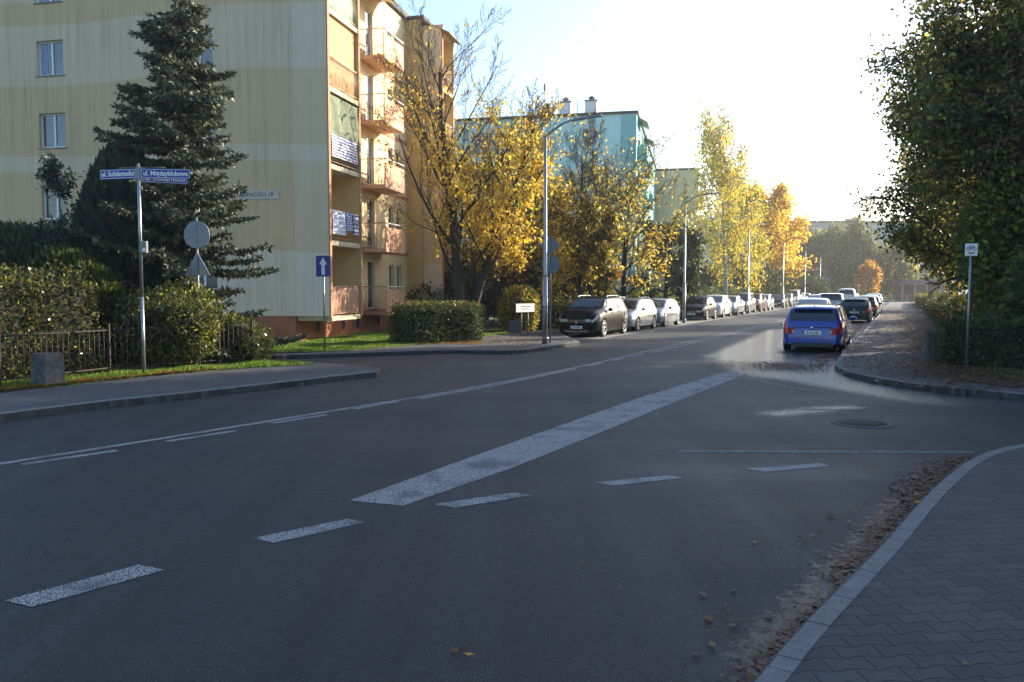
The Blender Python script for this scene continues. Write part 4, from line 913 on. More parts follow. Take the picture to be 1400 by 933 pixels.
blob_shrub('shrub', 'dark bush under the trees at the right picture edge', 'shrub', Vector((14.2, 18.3, .12)), (2.2, 1.5), 3.2, {'dark': 5, 'green': 3, 'olive': 1.5}, 99, size=.15, count=12000, rough=.25)
hedge('hedge', 'low dark hedge below the trees at the right edge', [gp(1300, 500, ZP)+Vector((.3, .6, 0)), gp(1400, 508, ZP)+Vector((.5, .6, 0)), Vector((17, 16.2, 0))], .9, 1.0, {'dark': 5, 'green': 4, 'gloss': 1}, 101, .06, 600)
hedge('hedge', 'long low dark hedge running beside the far right pavement', [rd(3.2, 9.6), rd(60, 9.8)], 1.1, 1.1, {'dark': 4, 'green': 4, 'olive': 2, 'brown': 2}, 102, .09, 200, lump=.3)
hedge('hedge', 'far low hedge with brown tips by the end of the right pavement', [rd(63, 9.6), rd(100, 9.6)], 1.2, 1.1, {'olive': 3, 'brown': 2, 'green': 3}, 103, .14, 70)
#==OBJECTS==
# ------------------------------------------------------------------ fence
f0, f1 = gp(-60, 532, ZP)+Vector((0, 0, 0)), gp(345, 495, ZP)
fp = [gp(-60, 536, ZP), gp(0, 529, ZP), gp(150, 511, ZP), gp(300, 499.5, ZP), gp(345, 496, ZP)]
fe = empty('iron_fence', fp[0]); tag(fe, 'low rusty iron bar fence in front of the hedge and shrubs', 'fence')
bars, rails, posts = MB(), MB(), []
tot = 0
for a, b in zip(fp[:-1], fp[1:]):
    a, b = a-fp[0], b-fp[0]; a.z = b.z = 0; L = (b-a).length; n = int(L/.125)
    for i in range(n): q = a.lerp(b, i/n); bars.tube([q+Vector((0, 0, .02)), q+Vector((0, 0, .98))], .008, 4)
    for z in (.12, .92): rails.tube([a+Vector((0, 0, z)), b+Vector((0, 0, z))], .016, 4)
    k = max(1, round(L/2.0))
    for i in range(k): posts.append(a.lerp(b, i/k))
posts.append(b)
bars.build('bars', M_IRON, fe); rails.build('rail', M_IRON, fe)
for q in posts: m_ = MB(); m_.box(q+Vector((0, 0, .52)), (.05, .05, 1.08)); m_.build('post', M_IRON, fe)
# ------------------------------------------------------------------ concrete bins
M_CONCD = simple('dark_mossy_concrete', (.075, .068, .055), .95, var=.45, vs=9, bmp=.8)
def bin_(name, label, pos, wd, hg, rz, ribs=False):
    b = empty(name, pos, rz); tag(b, label, 'litter bin'); m_ = MB(); n = wd/2
    def ring(s, z): return [(-n*s, -n*s, z), (n*s, -n*s, z), (n*s, n*s, z), (-n*s, n*s, z)]
    vs = ring(1, 0)+ring(.90, hg)+ring(.80, hg)+ring(.80, hg-.15)
    fs = [(i+4*k, (i+1) % 4+4*k, (i+1) % 4+4*(k+1), i+4*(k+1)) for k in range(3) for i in range(4)]+[(12, 13, 14, 15)]
    m_.add(vs, fs)
    if ribs:
        for i in range(-2, 3): m_.box((i*wd*.2, -n*.965, hg*.5), (.05, .05, hg*.94), M=Matrix.Rotation(-.05*wd/hg*1.2, 3, 'X'))
    m_.build('shell', M_CONCD if ribs else M_CONC, b, bevel=.01)
    m_ = MB(); m_.box((0, 0, hg-.149), (wd*.79, wd*.79, .01)); m_.build('liner', M_DARK, b); return b
bin_('concrete_bin', 'square grey concrete litter bin on the grass edge by the fence', gp(66, 527, ZP), .42, .6, R(-25))
bin_('concrete_bin', 'ribbed dark concrete litter bin on the leafy right pavement', gp(1282, 495, ZP), .66, .74, R(-20), True)
# ------------------------------------------------------------------ street name post
p0 = gp(197, 512, ZP); H = 4.35; sp_ = empty('street_name_post', p0); tag(sp_, 'tall thin post with blue street name plates pointing two ways', 'street sign')
m_ = MB(); m_.tube([(0, 0, -.1), (0, 0, 1.6)], .038, 14); m_.tube([(0, 0, 1.6), (0, 0, H)], .033, 14); m_.lathe([(.04, 1.57), (.04, 1.62)], (0, 0, 0), 14); m_.lathe([(.036, H), (.02, H+.03), (0, H+.035)], (0, 0, 0), 12); m_.build('post', M_STEEL, sp_)
def nameplate(txt, z, rz, side, wd=.86, hg=.2, parent=sp_, y=0):
    r_ = empty('name_plate', (0, y, z), rz); r_.parent = parent
    bd = MB(); cx = side*(wd/2+.05); bd.box((cx, 0, 0), (wd, .014, hg)); bdo = bd.build('name_plate', M_BLUE, parent); bdo.location = (0, y, z); bdo.rotation_euler = (0, 0, rz); bpy.data.objects.remove(r_)
    e = MB(); t_ = .008
    for s_ in (-1, 1):
        yy = s_*.0085
        e.box((cx, yy, hg/2-.016), (wd-.02, .003, t_)); e.box((cx, yy, -hg/2+.016), (wd-.02, .003, t_)); e.box((cx-wd/2+.014, yy, 0), (t_, .003, hg-.04)); e.box((cx+wd/2-.014, yy, 0), (t_, .003, hg-.04))
    e.build('border', M_SIGNW, bdo); text_mesh('lettering', txt, .135, M_SIGNW, bdo, (cx, -.0095, 0), FRONT, bold=.0035, maxw=wd-.09)
    a = MB(); a.tube([(0, 0, hg/2+.025), (side*(wd*.55), 0, hg/2+.025)], .008, 5); a.box((side*.03, 0, 0), (.06, .03, hg+.05)); a.build('bracket', M_STEELD, bdo)
nameplate('ul. Solidarności', 4.18, R(-14), -1, .88)
nameplate('ul. Międzyblokowa', 4.18, R(6), 1, .98, .2)
nameplate('ul. Solidarności', 4.10, R(28), 1, .88, .18, y=.05)
m_ = MB(); m_.box((.07, 0, 2.66), (.14, .10, .25)); bx_ = m_.build('control_box', M_STEELD, sp_, bevel=.008); m_ = MB(); m_.box((.09, -.052, 2.6), (.07, .003, .07)); m_.build('sticker', M_SIGNW, bx_)
# ------------------------------------------------------------------ sign seen from behind
def disc(mb, c, r, th=.006, n=32, mi=0): mb.lathe([(r, -th), (r, th)], c, n, mi, 'Y', False)
def tri(mb, c, r, th=.006, mi=0, up=1, rotq=0.0):
    pts = [(c[0]+r*math.sin(a+rotq), c[2]+up*r*math.cos(a+rotq)) for a in (0, 2.094, 4.189)]
    vs = [(x, c[1]-th, z) for x, z in pts]+[(x, c[1]+th, z) for x, z in pts]; mb.add(vs, [(0, 1, 2), (3, 5, 4), (0, 3, 4, 1), (1, 4, 5, 2), (2, 5, 3, 0)], mi)
p0 = gp(272, 502, ZP); s1 = empty('road_sign', p0, R(-8)); tag(s1, 'grey backs of a round sign above a triangular one on a thin post', 'road sign')
m_ = MB(); m_.tube([(0, .04, -.1), (0, .04, 3.42)], .028, 12); m_.build('post', M_STEELD, s1)
m_ = MB(); disc(m_, (.03, 0, 3.02), .30); m_.lathe([(.30, -.022), (.312, -.022), (.312, .0), (.30, .0)], (.03, 0, 3.02), 36, 0, 'Y'); d_ = m_.build('round_plate', M_BACK, s1); m_ = MB(); m_.box((.17, -.011, 3.12), (.07, .004, .11)); m_.build('sticker', M_SIGNW, d_)
m_ = MB(); m_.box((.03, -.02, 3.02), (.05, .02, .56)); m_.box((.02, -.02, 2.32), (.05, .02, .5)); m_.build('bracket', M_STEELD, s1)
m_ = MB(); tri(m_, (.02, 0, 2.28), .36); d_ = m_.build('triangle_plate', M_BACK, s1); m_ = MB(); m_.box((.14, -.012, 2.18), (.1, .004, .06)); m_.build('sticker', M_ORNG, d_)
# ------------------------------------------------------------------ one way sign
p0 = gp(443.5, 480, ZP); s2 = empty('one_way_sign', p0, R(-3)); tag(s2, 'square blue sign with white upward arrow on a thin post by the lawn', 'road sign')
m_ = MB(); m_.tube([(0, .03, -.1), (0, .03, 2.75)], .028, 12); m_.build('post', M_STEEL, s2)
m_ = MB(); m_.box((0, 0, 2.45), (.42, .012, .60)); m_.build('plate', M_BLUE, s2)
m_ = MB(); m_.add([(-.05, -.009, 2.2), (.05, -.009, 2.2), (.05, -.009, 2.5), (.12, -.009, 2.5), (0, -.009, 2.7), (-.12, -.009, 2.5), (-.05, -.009, 2.5)], [(0, 1, 2, 6), (6, 2, 3, 4, 5)]); m_.build('arrow', M_SIGNW, s2)
# ------------------------------------------------------------------ bicycle route sign
p0 = gp(1321, 505, ZP); s3 = empty('bicycle_sign', p0, R(-18)); tag(s3, 'small white bicycle route sign on a thin grey post by the right hedge', 'road sign')
m_ = MB(); m_.tube([(0, .03, -.1), (0.02, .03, 2.6)], .025, 12); m_.build('post', M_STEEL, s3)
m_ = MB(); m_.box((0.02, 0, 2.66), (.25, .01, .27)); m_.build('plate', M_SIGNW, s3)
m_ = MB()
def ringy(cx, cz, r):
    m_.tube([(cx+r*math.cos(a*math.pi/8), -.008, cz+r*math.sin(a*math.pi/8)) for a in range(17)], .005, 4)
ringy(-.04, 2.68, .035); ringy(.08, 2.68, .035)
for a, b in (((-.04, 2.68), (-.01, 2.73)), ((-.01, 2.73), (.05, 2.73)), ((.05, 2.73), (.02, 2.68)), ((.02, 2.68), (-.01, 2.73)), ((.02, 2.68), (-.04, 2.68)), ((.08, 2.68), (.045, 2.75)), ((.045, 2.75), (.07, 2.755)), ((-.03, 2.745), (.0, 2.745))): m_.tube([(a[0], -.008, a[1]), (b[0], -.008, b[1])], .0045, 4)
m_.build('bicycle_symbol', M_INK, s3)
m_ = MB(); m_.box((.02, -.0075, 2.585), (.13, .004, .04)); m_.build('orange_bar', M_ORNG, s3)
# ------------------------------------------------------------------ street lamps
def lamp():
    r_ = empty('street_lamp', (0, 0, 0), ROADROT)
    m_ = MB(); m_.tube([(0, 0, -.1), (0, 0, 2.2)], [.092, .088], 16); m_.tube([(0, 0, 2.2), (0, 0, 2.26), (0, 0, 6.75)], [.088, .062, .05], 16); m_.lathe([(.10, .15), (.125, .15), (.125, .2), (.1, .2)], (0, 0, 0), 12); m_.build('pole', M_STEEL, r_)
    m_ = MB(); m_.tube([(0, 0, 6.7), (.06, 0, 6.78), (.55, 0, 7.08), (.85, 0, 7.17), (1.05, 0, 7.18)], .035, 8); m_.build('arm', M_STEEL, r_)
    m_ = MB(); m_.add([(1.0, -.07, 7.15), (1.0, .07, 7.15), (1.95, .06, 7.21), (1.95, -.06, 7.21), (1.0, -.06, 7.22), (1.0, .06, 7.22), (1.9, .05, 7.27), (1.9, -.05, 7.27)], [(0, 3, 2, 1), (4, 5, 6, 7), (0, 1, 5, 4), (1, 2, 6, 5), (2, 3, 7, 6), (3, 0, 4, 7)]); m_.build('lamp_head', M_STEELD, r_)
    m_ = MB(); m_.box((0, -.09, 1.0), (.09, .03, .5)); m_.build('access_door', M_STEELD, r_)
    return r_
def copy_tree(o, parent=None):
    c_ = o.copy(); col.objects.link(c_); c_.parent = parent
    for ch in [x for x in bpy.data.objects if x.parent == o]: copy_tree(ch, c_)
    return c_
L0 = lamp(); lp = gp(745, 470, ZP); lt = (lp-C0).dot(N); ls = (lp-C0).dot(D)
lbl = ['nearest street lamp, in front of the dark off-road car', 'second street lamp, in front of the black hatchback', 'third street lamp, before the birches', 'fourth street lamp, before the orange oak', 'fifth street lamp, near the far end of the parked row', 'sixth street lamp, at the far junction']
for i in range(6):
    o = L0 if i == 0 else copy_tree(L0)
    o.location = lp if i == 0 else rd(ls+21.6*i, -4.0, 0); tag(o, lbl[i], 'street lamp', 'street lamps along the left side of the road')
o = copy_tree(L0); o.location = rd(128, 3, .12); o.rotation_euler = (0, 0, ROADROT); tag(o, 'street lamp beyond the junction before the orange maple', 'street lamp', 'street lamps along the left side of the road')
# sign behind first lamp
p0 = gp(752.5, 468.5, ZP); s4 = empty('road_sign', p0, R(8)); tag(s4, 'grey backs of a diamond and a round sign behind the nearest street lamp', 'road sign')
m_ = MB(); m_.tube([(0, .03, -.1), (0, .03, 3.5)], .028, 10); m_.build('post', M_STEELD, s4)
m_ = MB(); m_.box((-.03, 0, 3.25), (.5, .012, .5), M=Matrix.Rotation(R(45), 3, 'Y')); m_.build('diamond_plate', M_BACK, s4); m_ = MB(); disc(m_, (0, 0, 2.6), .3); m_.build('round_plate', M_BACK, s4)
m_ = MB(); m_.box((0, -.02, 2.9), (.05, .02, 1.1)); m_.build('bracket', M_STEELD, s4)
# bench, board
p0 = gp(722, 449, ZP); be = empty('bench', p0+Vector((.15, .3, 0)), R(6)); tag(be, 'low bench with pale seat boards on concrete legs behind the first lamp', 'bench')
for i in range(3): m_ = MB(); m_.box((.25, -.16+.16*i, .46), (1.75, .13, .045)); m_.build('seat_board', M_WOOD, be)
for xx in (-.35, .95): m_ = MB(); m_.box((xx, 0, .22), (.14, .42, .43)); m_.build('leg', M_CONC, be, bevel=.02)
p1 = gp(703, 455, ZP); bin_('concrete_bin', 'small dark concrete litter bin left of the bench', p1, .5, .5, R(10))
nb = empty('notice_board', at(718, 31.6, .12), R(50)); tag(nb, 'white sunlit notice board on a short post over the bench', 'notice board')
m_ = MB(); m_.box((0, 0, 1.08), (1.1, .03, .32)); m_.build('board', M_SIGNW, nb); m_ = MB(); m_.tube([(-.2, .02, 0), (-.2, .02, 1.0)], .02, 6); m_.tube([(.2, .02, 0), (.2, .02, 1.0)], .02, 6); m_.build('post', M_STEELD, nb)
m_ = MB(); m_.box((0, -.018, 1.13), (.6, .003, .04)); m_.box((-.05, -.018, 1.04), (.45, .003, .03)); m_.build('print', M_STEELD, nb)
# railing and shelter at the far junction
ra = empty('guard_rail', rd(119, 4, .0), ROADROT); tag(ra, 'grey pedestrian guard rail across the far end of the road', 'railing')
m_ = MB(); q = MB()
for i in range(13):
    x = i*2.0; q.box((x, 0, .55), (.14, .1, 1.1))
    if i < 12:
        for z in (.35, 1.02): m_.tube([(x, 0, z), (x+2, 0, z)], .04, 5)
        m_.tube([(x+.3, 0, .35), (x+.3, 0, 1.02)], .02, 4); m_.tube([(x+1.7, 0, .35), (x+1.7, 0, 1.02)], .02, 4)
m_.build('rails', M_STEELD, ra); q.build('posts', M_STEEL, ra)
sh = empty('bus_shelter', rd(127, 9.5, .12), ROADROT+R(20)); tag(sh, 'dark roofed wooden shelter behind the far guard rail', 'shelter')
m_ = MB(); m_.add([(-3.2, -1.6, 2.5), (3.2, -1.6, 2.5), (3.2, 1.6, 2.5), (-3.2, 1.6, 2.5), (-2.2, -.4, 3.3), (2.2, -.4, 3.3), (2.2, .4, 3.3), (-2.2, .4, 3.3)], [(0, 1, 5, 4), (1, 2, 6, 5), (2, 3, 7, 6), (3, 0, 4, 7), (4, 5, 6, 7), (3, 2, 1, 0)]); m_.build('roof', simple('shelter_roof', (.06, .035, .03), .8), sh)
m_ = MB(); m_.b2((-2.9, 1.2, 0), (2.9, 1.35, 2.5)); m_.build('back_wall', simple('shelter_wood', (.10, .07, .05), .8), sh)
for x in (-2.8, -.9, .9, 2.8): m_ = MB(); m_.box((x, -1.3, 1.25), (.22, .22, 2.5)); m_.build('post', simple('shelter_post', (.30, .22, .12), .8), sh)
for px, Y, lb in ((1098, 128, 'small blue-grey sign board at the far junction, left one'), (1130, 126, 'larger blue-grey sign board at the far junction, right one')):
    o = empty('road_sign', at(px, Y, .12)); tag(o, lb, 'road sign'); m_ = MB(); m_.tube([(0, 0, 0), (0, 0, 3.2)], .05, 6); m_.build('post', M_STEELD, o); k = 1.0 if px < 1100 else 1.5; m_ = MB(); m_.box((0, -.06, 2.9), (.6*k, .03, .9*k)); m_.build('plate', M_BACK, o)
o = empty('road_sign', at(1173.5, 122, .12)); tag(o, 'small red and white round sign before the orange maple', 'road sign'); m_ = MB(); m_.tube([(0, 0, 0), (0, 0, 2.6)], .04, 6); m_.build('post', M_STEELD, o); m_ = MB(); disc(m_, (0, -.06, 2.4), .34, .01, 20); m_.build('plate', simple('sign_red', (.5, .03, .02), .4, var=.05), o); m_ = MB(); m_.box((0, -.075, 2.4), (.5, .01, .16)); m_.build('bar', M_SIGNW, o)
#==CARS==
STY = {
 'hatch': dict(top=[(0, .40), (.012, .47), (.05, .55), (.13, .61), (.24, .665), (.42, .93), (.50, .985), (.62, 1.0), (.78, .975), (.88, .92), (.965, .66), (.99, .56), (1, .42)], cowl=.235, rf=.43, re=.875, tail=.96, sw=[(.30, .47), (.485, .66), (.675, .82)]),
 'estate': dict(top=[(0, .40), (.012, .47), (.05, .55), (.12, .61), (.23, .665), (.38, .93), (.46, .985), (.6, 1.0), (.8, .985), (.905, .95), (.975, .66), (.992, .56), (1, .42)], cowl=.225, rf=.39, re=.91, tail=.97, sw=[(.27, .44), (.455, .64), (.66, .88)]),
 'suv': dict(top=[(0, .48), (.008, .56), (.03, .625), (.09, .655), (.22, .69), (.335, .91), (.42, .955), (.6, .965), (.8, .955), (.91, .92), (.97, .68), (.99, .58), (1, .44)], cowl=.215, rf=.36, re=.895, tail=.965, sw=[(.27, .45), (.465, .65), (.67, .83)]),
 'sedan': dict(top=[(0, .42), (.012, .49), (.05, .57), (.12, .62), (.25, .675), (.40, .94), (.48, .99), (.58, 1.0), (.68, .97), (.86, .735), (.97, .70), (.992, .62), (1, .46)], cowl=.245, rf=.41, re=.69, tail=.85, sw=[(.31, .46), (.475, .64), (.65, .75)]),
 'van': dict(top=[(0, .36), (.012, .43), (.04, .50), (.10, .55), (.18, .60), (.33, .92), (.40, .98), (.6, 1.0), (.8, 1.0), (.93, .97), (.975, .70), (.992, .52), (1, .38)], cowl=.175, rf=.35, re=.93, tail=.97, sw=[(.24, .42), (.435, .66), (.68, .91)]),
}
def smooth_interp(pts, q):
    xs = [p[0] for p in pts]; ys = [p[1] for p in pts]
    return np.interp(q, xs, ys)
def car(name, label, style, L, W, H, paint, loc, rz, plate=None, rails=False, wheel=.315, facing='front', clad=False, detail=1, group=None, tint=None):
    st = STY[style]; root = empty(name, loc, rz); tag(root, label, 'car', group)
    hw = W/2
    qs = sorted(set(list(np.linspace(0, 1, 57))+[.012, .03, .97, .985, .992]+[p[0] for p in st['top']]))
    wp = [(0, .66), (.012, .76), (.04, .87), (.09, .95), (.17, .995), (.3, 1), (.8, 1), (.9, .975), (.96, .92), (.985, .86), (1, .76)]
    beltp = [(0, .38), (.05, .50), (.13, .56), (.24, .61), (.5, .635), (.8, .66), (.95, .655), (.985, .54), (1, .42)]
    def sect(q):
        zt = (smooth_interp(st['top'], q)+smooth_interp(st['top'], min(1, q+.012))+smooth_interp(st['top'], max(0, q-.012)))/3*H if .03 < q < .96 else smooth_interp(st['top'], q)*H
        w_ = hw*smooth_interp(wp, q); zs = min(smooth_interp(beltp, q)*H, zt-.025)
        zb = (.135 if .1 < q < .9 else .15+.04*min(1, abs(q-.5)-.4)/.1)*1.0+.03
        zm = zb+(zs-zb)*.5
        y4 = w_*(.80 if zt-zs < .1 else .80-.06*min(1, (zt-zs-.1)/.3)); z4 = zs+(zt-zs)*.92
        return [(0, zb), (w_*.80, zb), (w_*.955, zb+.06), (w_*.99, zb+(zm-zb)*.6), (w_, zm+.05), (w_*.985, zs-.05), (w_*.94, zs), (y4+.035*w_/hw, z4-.05*min(1, (zt-zs)/.3)), (y4-.02, z4), (y4*.72, z4+(zt-z4)*.62), (0, zt)]
    NP = 11
    def X_(q): return L*(.5-q)
    mb = MB(); vs = []
    for q in qs:
        s_ = sect(q); full = s_+[(-y, z) for y, z in reversed(s_[1:-1])]
        vs += [(X_(q), y, z) for y, z in full]
    m = 2*NP-2; n = len(qs)
    fs = [(i*m+k, i*m+(k+1) % m, (i+1)*m+(k+1) % m, (i+1)*m+k) for i in range(n-1) for k in range(m)]
    mb.add(vs, [f[::-1] for f in fs], 0, True)
    mb.f += [tuple(range(m)), tuple((n-1)*m+k for k in reversed(range(m)))]; mb.m += [0, 0]; mb.sm += [False, False]
    body = mb.build('body', [paint, M_BLACK], root)
    # wheel arches
    ax = [L/2-.195*L if style != 'van' else L/2-.18*L, -L/2+.195*L]
    if style in ('suv',): ax = [L/2-.19*L, -L/2+.19*L]
    cut = MB()
    for a in ax: cut.lathe([(wheel+.055, -W), (wheel+.055, W)], (a, 0, wheel), 28, 1, 'Y')
    co = cut.build('cutter', [paint, M_BLACK], None)
    co.location = (0, 0, 0); body.parent = None
    bo = body.modifiers.new('b', 'BOOLEAN'); bo.object = co; bo.operation = 'DIFFERENCE'; bo.solver = 'EXACT'
    dg = bpy.context.evaluated_depsgraph_get(); dg.update(); me = bpy.data.meshes.new_from_object(body.evaluated_get(dg))
    body.modifiers.clear(); body.data = me; bpy.data.objects.remove(co); body.parent = root
    me.set_sharp_from_angle(angle=R(38)) if hasattr(me, 'set_sharp_from_angle') else None
    def surf(q, v):
        s_ = sect(q); sg = 1
        if v > NP-1: v = 2*(NP-1)-v; sg = -1
        i = min(int(v), NP-2); f = v-i; y = s_[i][0]*(1-f)+s_[i+1][0]*f; z = s_[i][1]*(1-f)+s_[i+1][1]*f
        return Vector((X_(q), sg*y, z))
    def patch(mb, q0, q1, v0, v1, nq=6, nv=4, off=.006, mi=0, mirror=False, shear=None):
        for ms in ((1, -1) if mirror else (1,)):
            g = []
            for i in range(nq+1):
                for j in range(nv+1):
                    v = v0+(v1-v0)*j/nv; a, b = q0, q1
                    if shear: a, b = q0+shear[0]*(j/nv), q1+shear[1]*(j/nv)
                    q = a+(b-a)*i/nq
                    p = surf(q, v); e = .004; tq = surf(min(q+e, 1), v)-surf(max(q-e, 0), v); tv = surf(q, min(v+.02, 20))-surf(q, max(v-.02, 0)); nn = tq.cross(tv)
                    nn = nn.normalized() if nn.length > 1e-9 else Vector((0, 0, 1))
                    c = Vector((p.x*.9, 0, H*.45))
                    if nn.dot(p-c) < 0: nn = -nn
                    p = p+nn*off; g.append((p.x, ms*p.y, p.z))
            fs = [(i*(nv+1)+j, (i+1)*(nv+1)+j, (i+1)*(nv+1)+j+1, i*(nv+1)+j+1) for i in range(nq) for j in range(nv)]
            mb.add(g, fs if ms > 0 else [f[::-1] for f in fs], mi, True)
    gl = tint or M_CGLASS
    # windscreen and rear window
    m_ = MB(); patch(m_, st['cowl']+.015, st['rf']-.005, 8.15, 11.85, 8, 12, .008); m_.build('windscreen', gl, root)
    if style != 'van' or True: m_ = MB(); patch(m_, st['re']+.010, st['tail']+.004, 7.45, 12.55, 6, 16, .008); m_.build('rear_window', gl, root)
    for side in (1, -1):
        for k, (a, b) in enumerate(st['sw']):
            m_ = MB(); sh_ = (.05 if k == 0 else 0, -.03 if k == len(st['sw'])-1 else 0)
            patch(m_, a, b, 6.12, 6.94, 5, 4, .006, 0, False, sh_)
            if side < 0: m_.v = [(x, -y, z) for x, y, z in m_.v]; m_.f = [f[::-1] for f in m_.f]
            m_.build('side_window', gl, root)
        if detail:
            m_ = MB()
            for q in (st['sw'][0][0]-.012, (st['sw'][0][1]+st['sw'][1][0])/2, st['sw'][1][1]+.01): patch(m_, q, q+.0025, 2.6, 6.0, 1, 8, .004)
            if side < 0: m_.v = [(x, -y, z) for x, y, z in m_.v]
            m_.build('door_gap', M_BLACK, root)
            m_ = MB()
            for q in (st['sw'][0][1]-.035, st['sw'][1][1]-.03): p = surf(q, 5.0); m_.box((p.x, side*(p.y+.012), p.z-.03), (.17, .03, .028))
            m_.build('door_handle', paint if not clad else M_PLAST, root, bevel=.006)
        # mirror
        p = surf(st['cowl']+.085, 6.0); m_ = MB(); m_.lathe([(0, -.055), (.06, -.045), (.085, 0), (.06, .05), (0, .06)], (p.x+.0, side*(p.y+.13), p.z+.06), 10, 0, 'X'); m_.v = [((x-p.x)*1.1+p.x, (y-side*(p.y+.13))*1.25+side*(p.y+.13), (z-p.z-.06)*.85+p.z+.06) for x, y, z in m_.v]
        m_.tube([(p.x, side*(p.y-.03), p.z+.0), (p.x, side*(p.y+.08), p.z+.03)], .018, 5); m_.build('mirror', paint, root)
        # headlight / taillight
        m_ = MB(); patch(m_, .006, .05, 4.75, 6.0, 6, 4, .008, 0, False, (0, .015))
        if side < 0: m_.v = [(x, -y, z) for x, y, z in m_.v]; m_.f = [f[::-1] for f in m_.f]
        m_.box((X_(0)+.001, side*hw*.54, H*(.365 if style != 'suv' else .40)), (.016, hw*.26, .11)); m_.build('headlight', M_LENS, root)
        m_ = MB(); patch(m_, .952, .998, 4.3, 6.1, 4, 4, .008, 0, False, (.0, 0))
        if side < 0: m_.v = [(x, -y, z) for x, y, z in m_.v]; m_.f = [f[::-1] for f in m_.f]
        ty = hw*.66; m_.b2((-L/2-.008, side*(ty-.09), H*.385 if style != 'sedan' else H*.42), (-L/2+.05, side*(ty+.09), H*.52-.1*(style == 'sedan'))); tl = m_.build('tail_light', M_RED, root)
        m_ = MB(); m_.b2((-L/2-.012, side*(ty-.10), H*.41), (-L/2-.004, side*(ty-.03), H*.47)); m_.build('reverse_lens', M_LENS, tl)
        # wheels
        for a in ax:
            wy = side*(hw-.11); tw = .2
            m_ = MB(); r = wheel; m_.lathe([(r*.66, -tw/2), (r*.93, -tw/2), (r, -tw/2+.03), (r, tw/2-.03), (r*.93, tw/2), (r*.66, tw/2), (r*.66, -tw/2)], (a, wy, r), 26, 0, 'Y', True, False); wo = m_.build('wheel', M_BLACK, root)
            m_ = MB(); yo = wy+side*(tw/2-.015); m_.lathe([(r*.66, side*-.02), (r*.64, side*.012), (r*.58, side*.0), (r*.57, side*-.03), (.0005, side*-.035)], (a, yo, r), 26, 1, 'Y', True, False)
            m_.lathe([(r*.68, side*.004), (r*.67, side*.018), (r*.60, side*.018), (r*.59, side*0)], (a, yo, r), 26, 0, 'Y', True, False)
            for k in range(5):
                an = k*2*math.pi/5+.3; M_ = Matrix.Rotation(-an, 3, 'Y'); cc = Vector((a, yo-side*.004, r))+M_ @ Vector((r*.31, 0, 0)); m_.box(cc, (r*.58, .02, r*.17), 0, M=M_)
            m_.lathe([(r*.15, side*-.01), (r*.12, side*.012), (0, side*.014)], (a, yo, r), 12, 0, 'Y'); m_.build('rim', [M_RIM, M_BLACK], wo)
    # grille, bumpers, underside
    m_ = MB(); gz = H*(.345 if style != 'suv' else .385); m_.box((X_(0)+.004, 0, gz), (.02, hw*.78, .13)); m_.box((X_(0)+.004, 0, .24), (.02, hw*1.2, .14)); m_.build('grille', M_PLAST, root)
    m_ = MB(); m_.box((X_(0)+.014, 0, gz+.03), (.012, hw*.74, .022)); m_.box((X_(0)+.014, 0, gz-.03), (.012, hw*.70, .018)); m_.box((X_(0)+.016, 0, gz), (.016, .11, .08)); m_.build('grille_bar', M_CHROME, root)
    m_ = MB(); m_.box((-L/2-.001, 0, .24), (.03, hw*1.3, .13)); m_.build('rear_bumper_trim', M_PLAST, root)
    m_ = MB(); m_.box((0, 0, .3), (L*.86, W*.62, .26)); m_.build('underbody', M_BLACK, root)
    if clad:
        m_ = MB(); m_.box((X_(0)+.016, 0, .235), (.02, hw*1.0, .03)); m_.build('skid_plate', M_CHROME, root)
    for sgn, xx in ((1, X_(0)), (-1, -L/2)):
        z = .40 if sgn > 0 else (H*.42 if style != 'sedan' else H*.36)
        m_ = MB(); m_.box((xx+sgn*.018, 0, z), (.012, .52, .112)); po = m_.build('number_plate', M_SIGNW, root)
        m_ = MB(); m_.box((xx+sgn*.025, -sgn*.235, z), (.003, .045, .105)); m_.build('blue_band', M_BLUE, po)
        if plate and ((facing == 'front') == (sgn > 0)):
            text_mesh('lettering', plate, .095, M_INK, po, (xx+sgn*.0265, sgn*.02, z), (math.pi/2, 0, math.pi/2 if sgn > 0 else -math.pi/2), bold=.002, maxw=.41)
        e = MB(); e.lathe([(0, -.004), (.045, -.002), (.045, .004), (0, .006)], (xx+sgn*.02, 0, H*.345 if sgn > 0 else H*.52), 14, 0, 'X'); e.build('badge', M_CHROME, root)
    m_ = MB(); m_.box((-L/2-.003, 0, H*.535 if style != 'sedan' else H*.5), (.012, hw*1.25, .012)); m_.build('tailgate_gap', M_BLACK, root)
    if style in ('estate', 'hatch', 'suv', 'van'):
        m_ = MB(); q = st['re']; p = surf(q, 10); m_.box((p.x-.06, 0, p.z-.012), (.20, hw*1.2, .03)); m_.build('roof_spoiler', paint, root, bevel=.01)
        m_ = MB(); p = surf(st['re']-.05, 10); m_.add([(p.x, -.012, p.z-.02), (p.x, .012, p.z-.02), (p.x-.09, .004, p.z+.07), (p.x-.09, -.004, p.z+.07), (p.x-.12, .01, p.z-.02), (p.x-.12, -.01, p.z-.02)], [(0, 1, 2, 3), (1, 4, 2), (0, 3, 5), (3, 2, 4, 5)]); m_.build('aerial', M_BLACK, root)
    if rails:
        for s_ in (1, -1):
            pts = []
            for k in range(9):
                q = st['rf']+.05+(st['re']-st['rf']-.12)*k/8; p = surf(q, 8.0); pts.append((p.x, s_*(p.y-.03), p.z+.035+(.04 if 0 < k < 8 else -.02)))
            m_ = MB(); m_.tube(pts, .018, 6); m_.build('roof_rail', M_CHROME if clad else M_STEEL, root)
    m_ = MB(); p = surf(st['cowl'], 9.3)
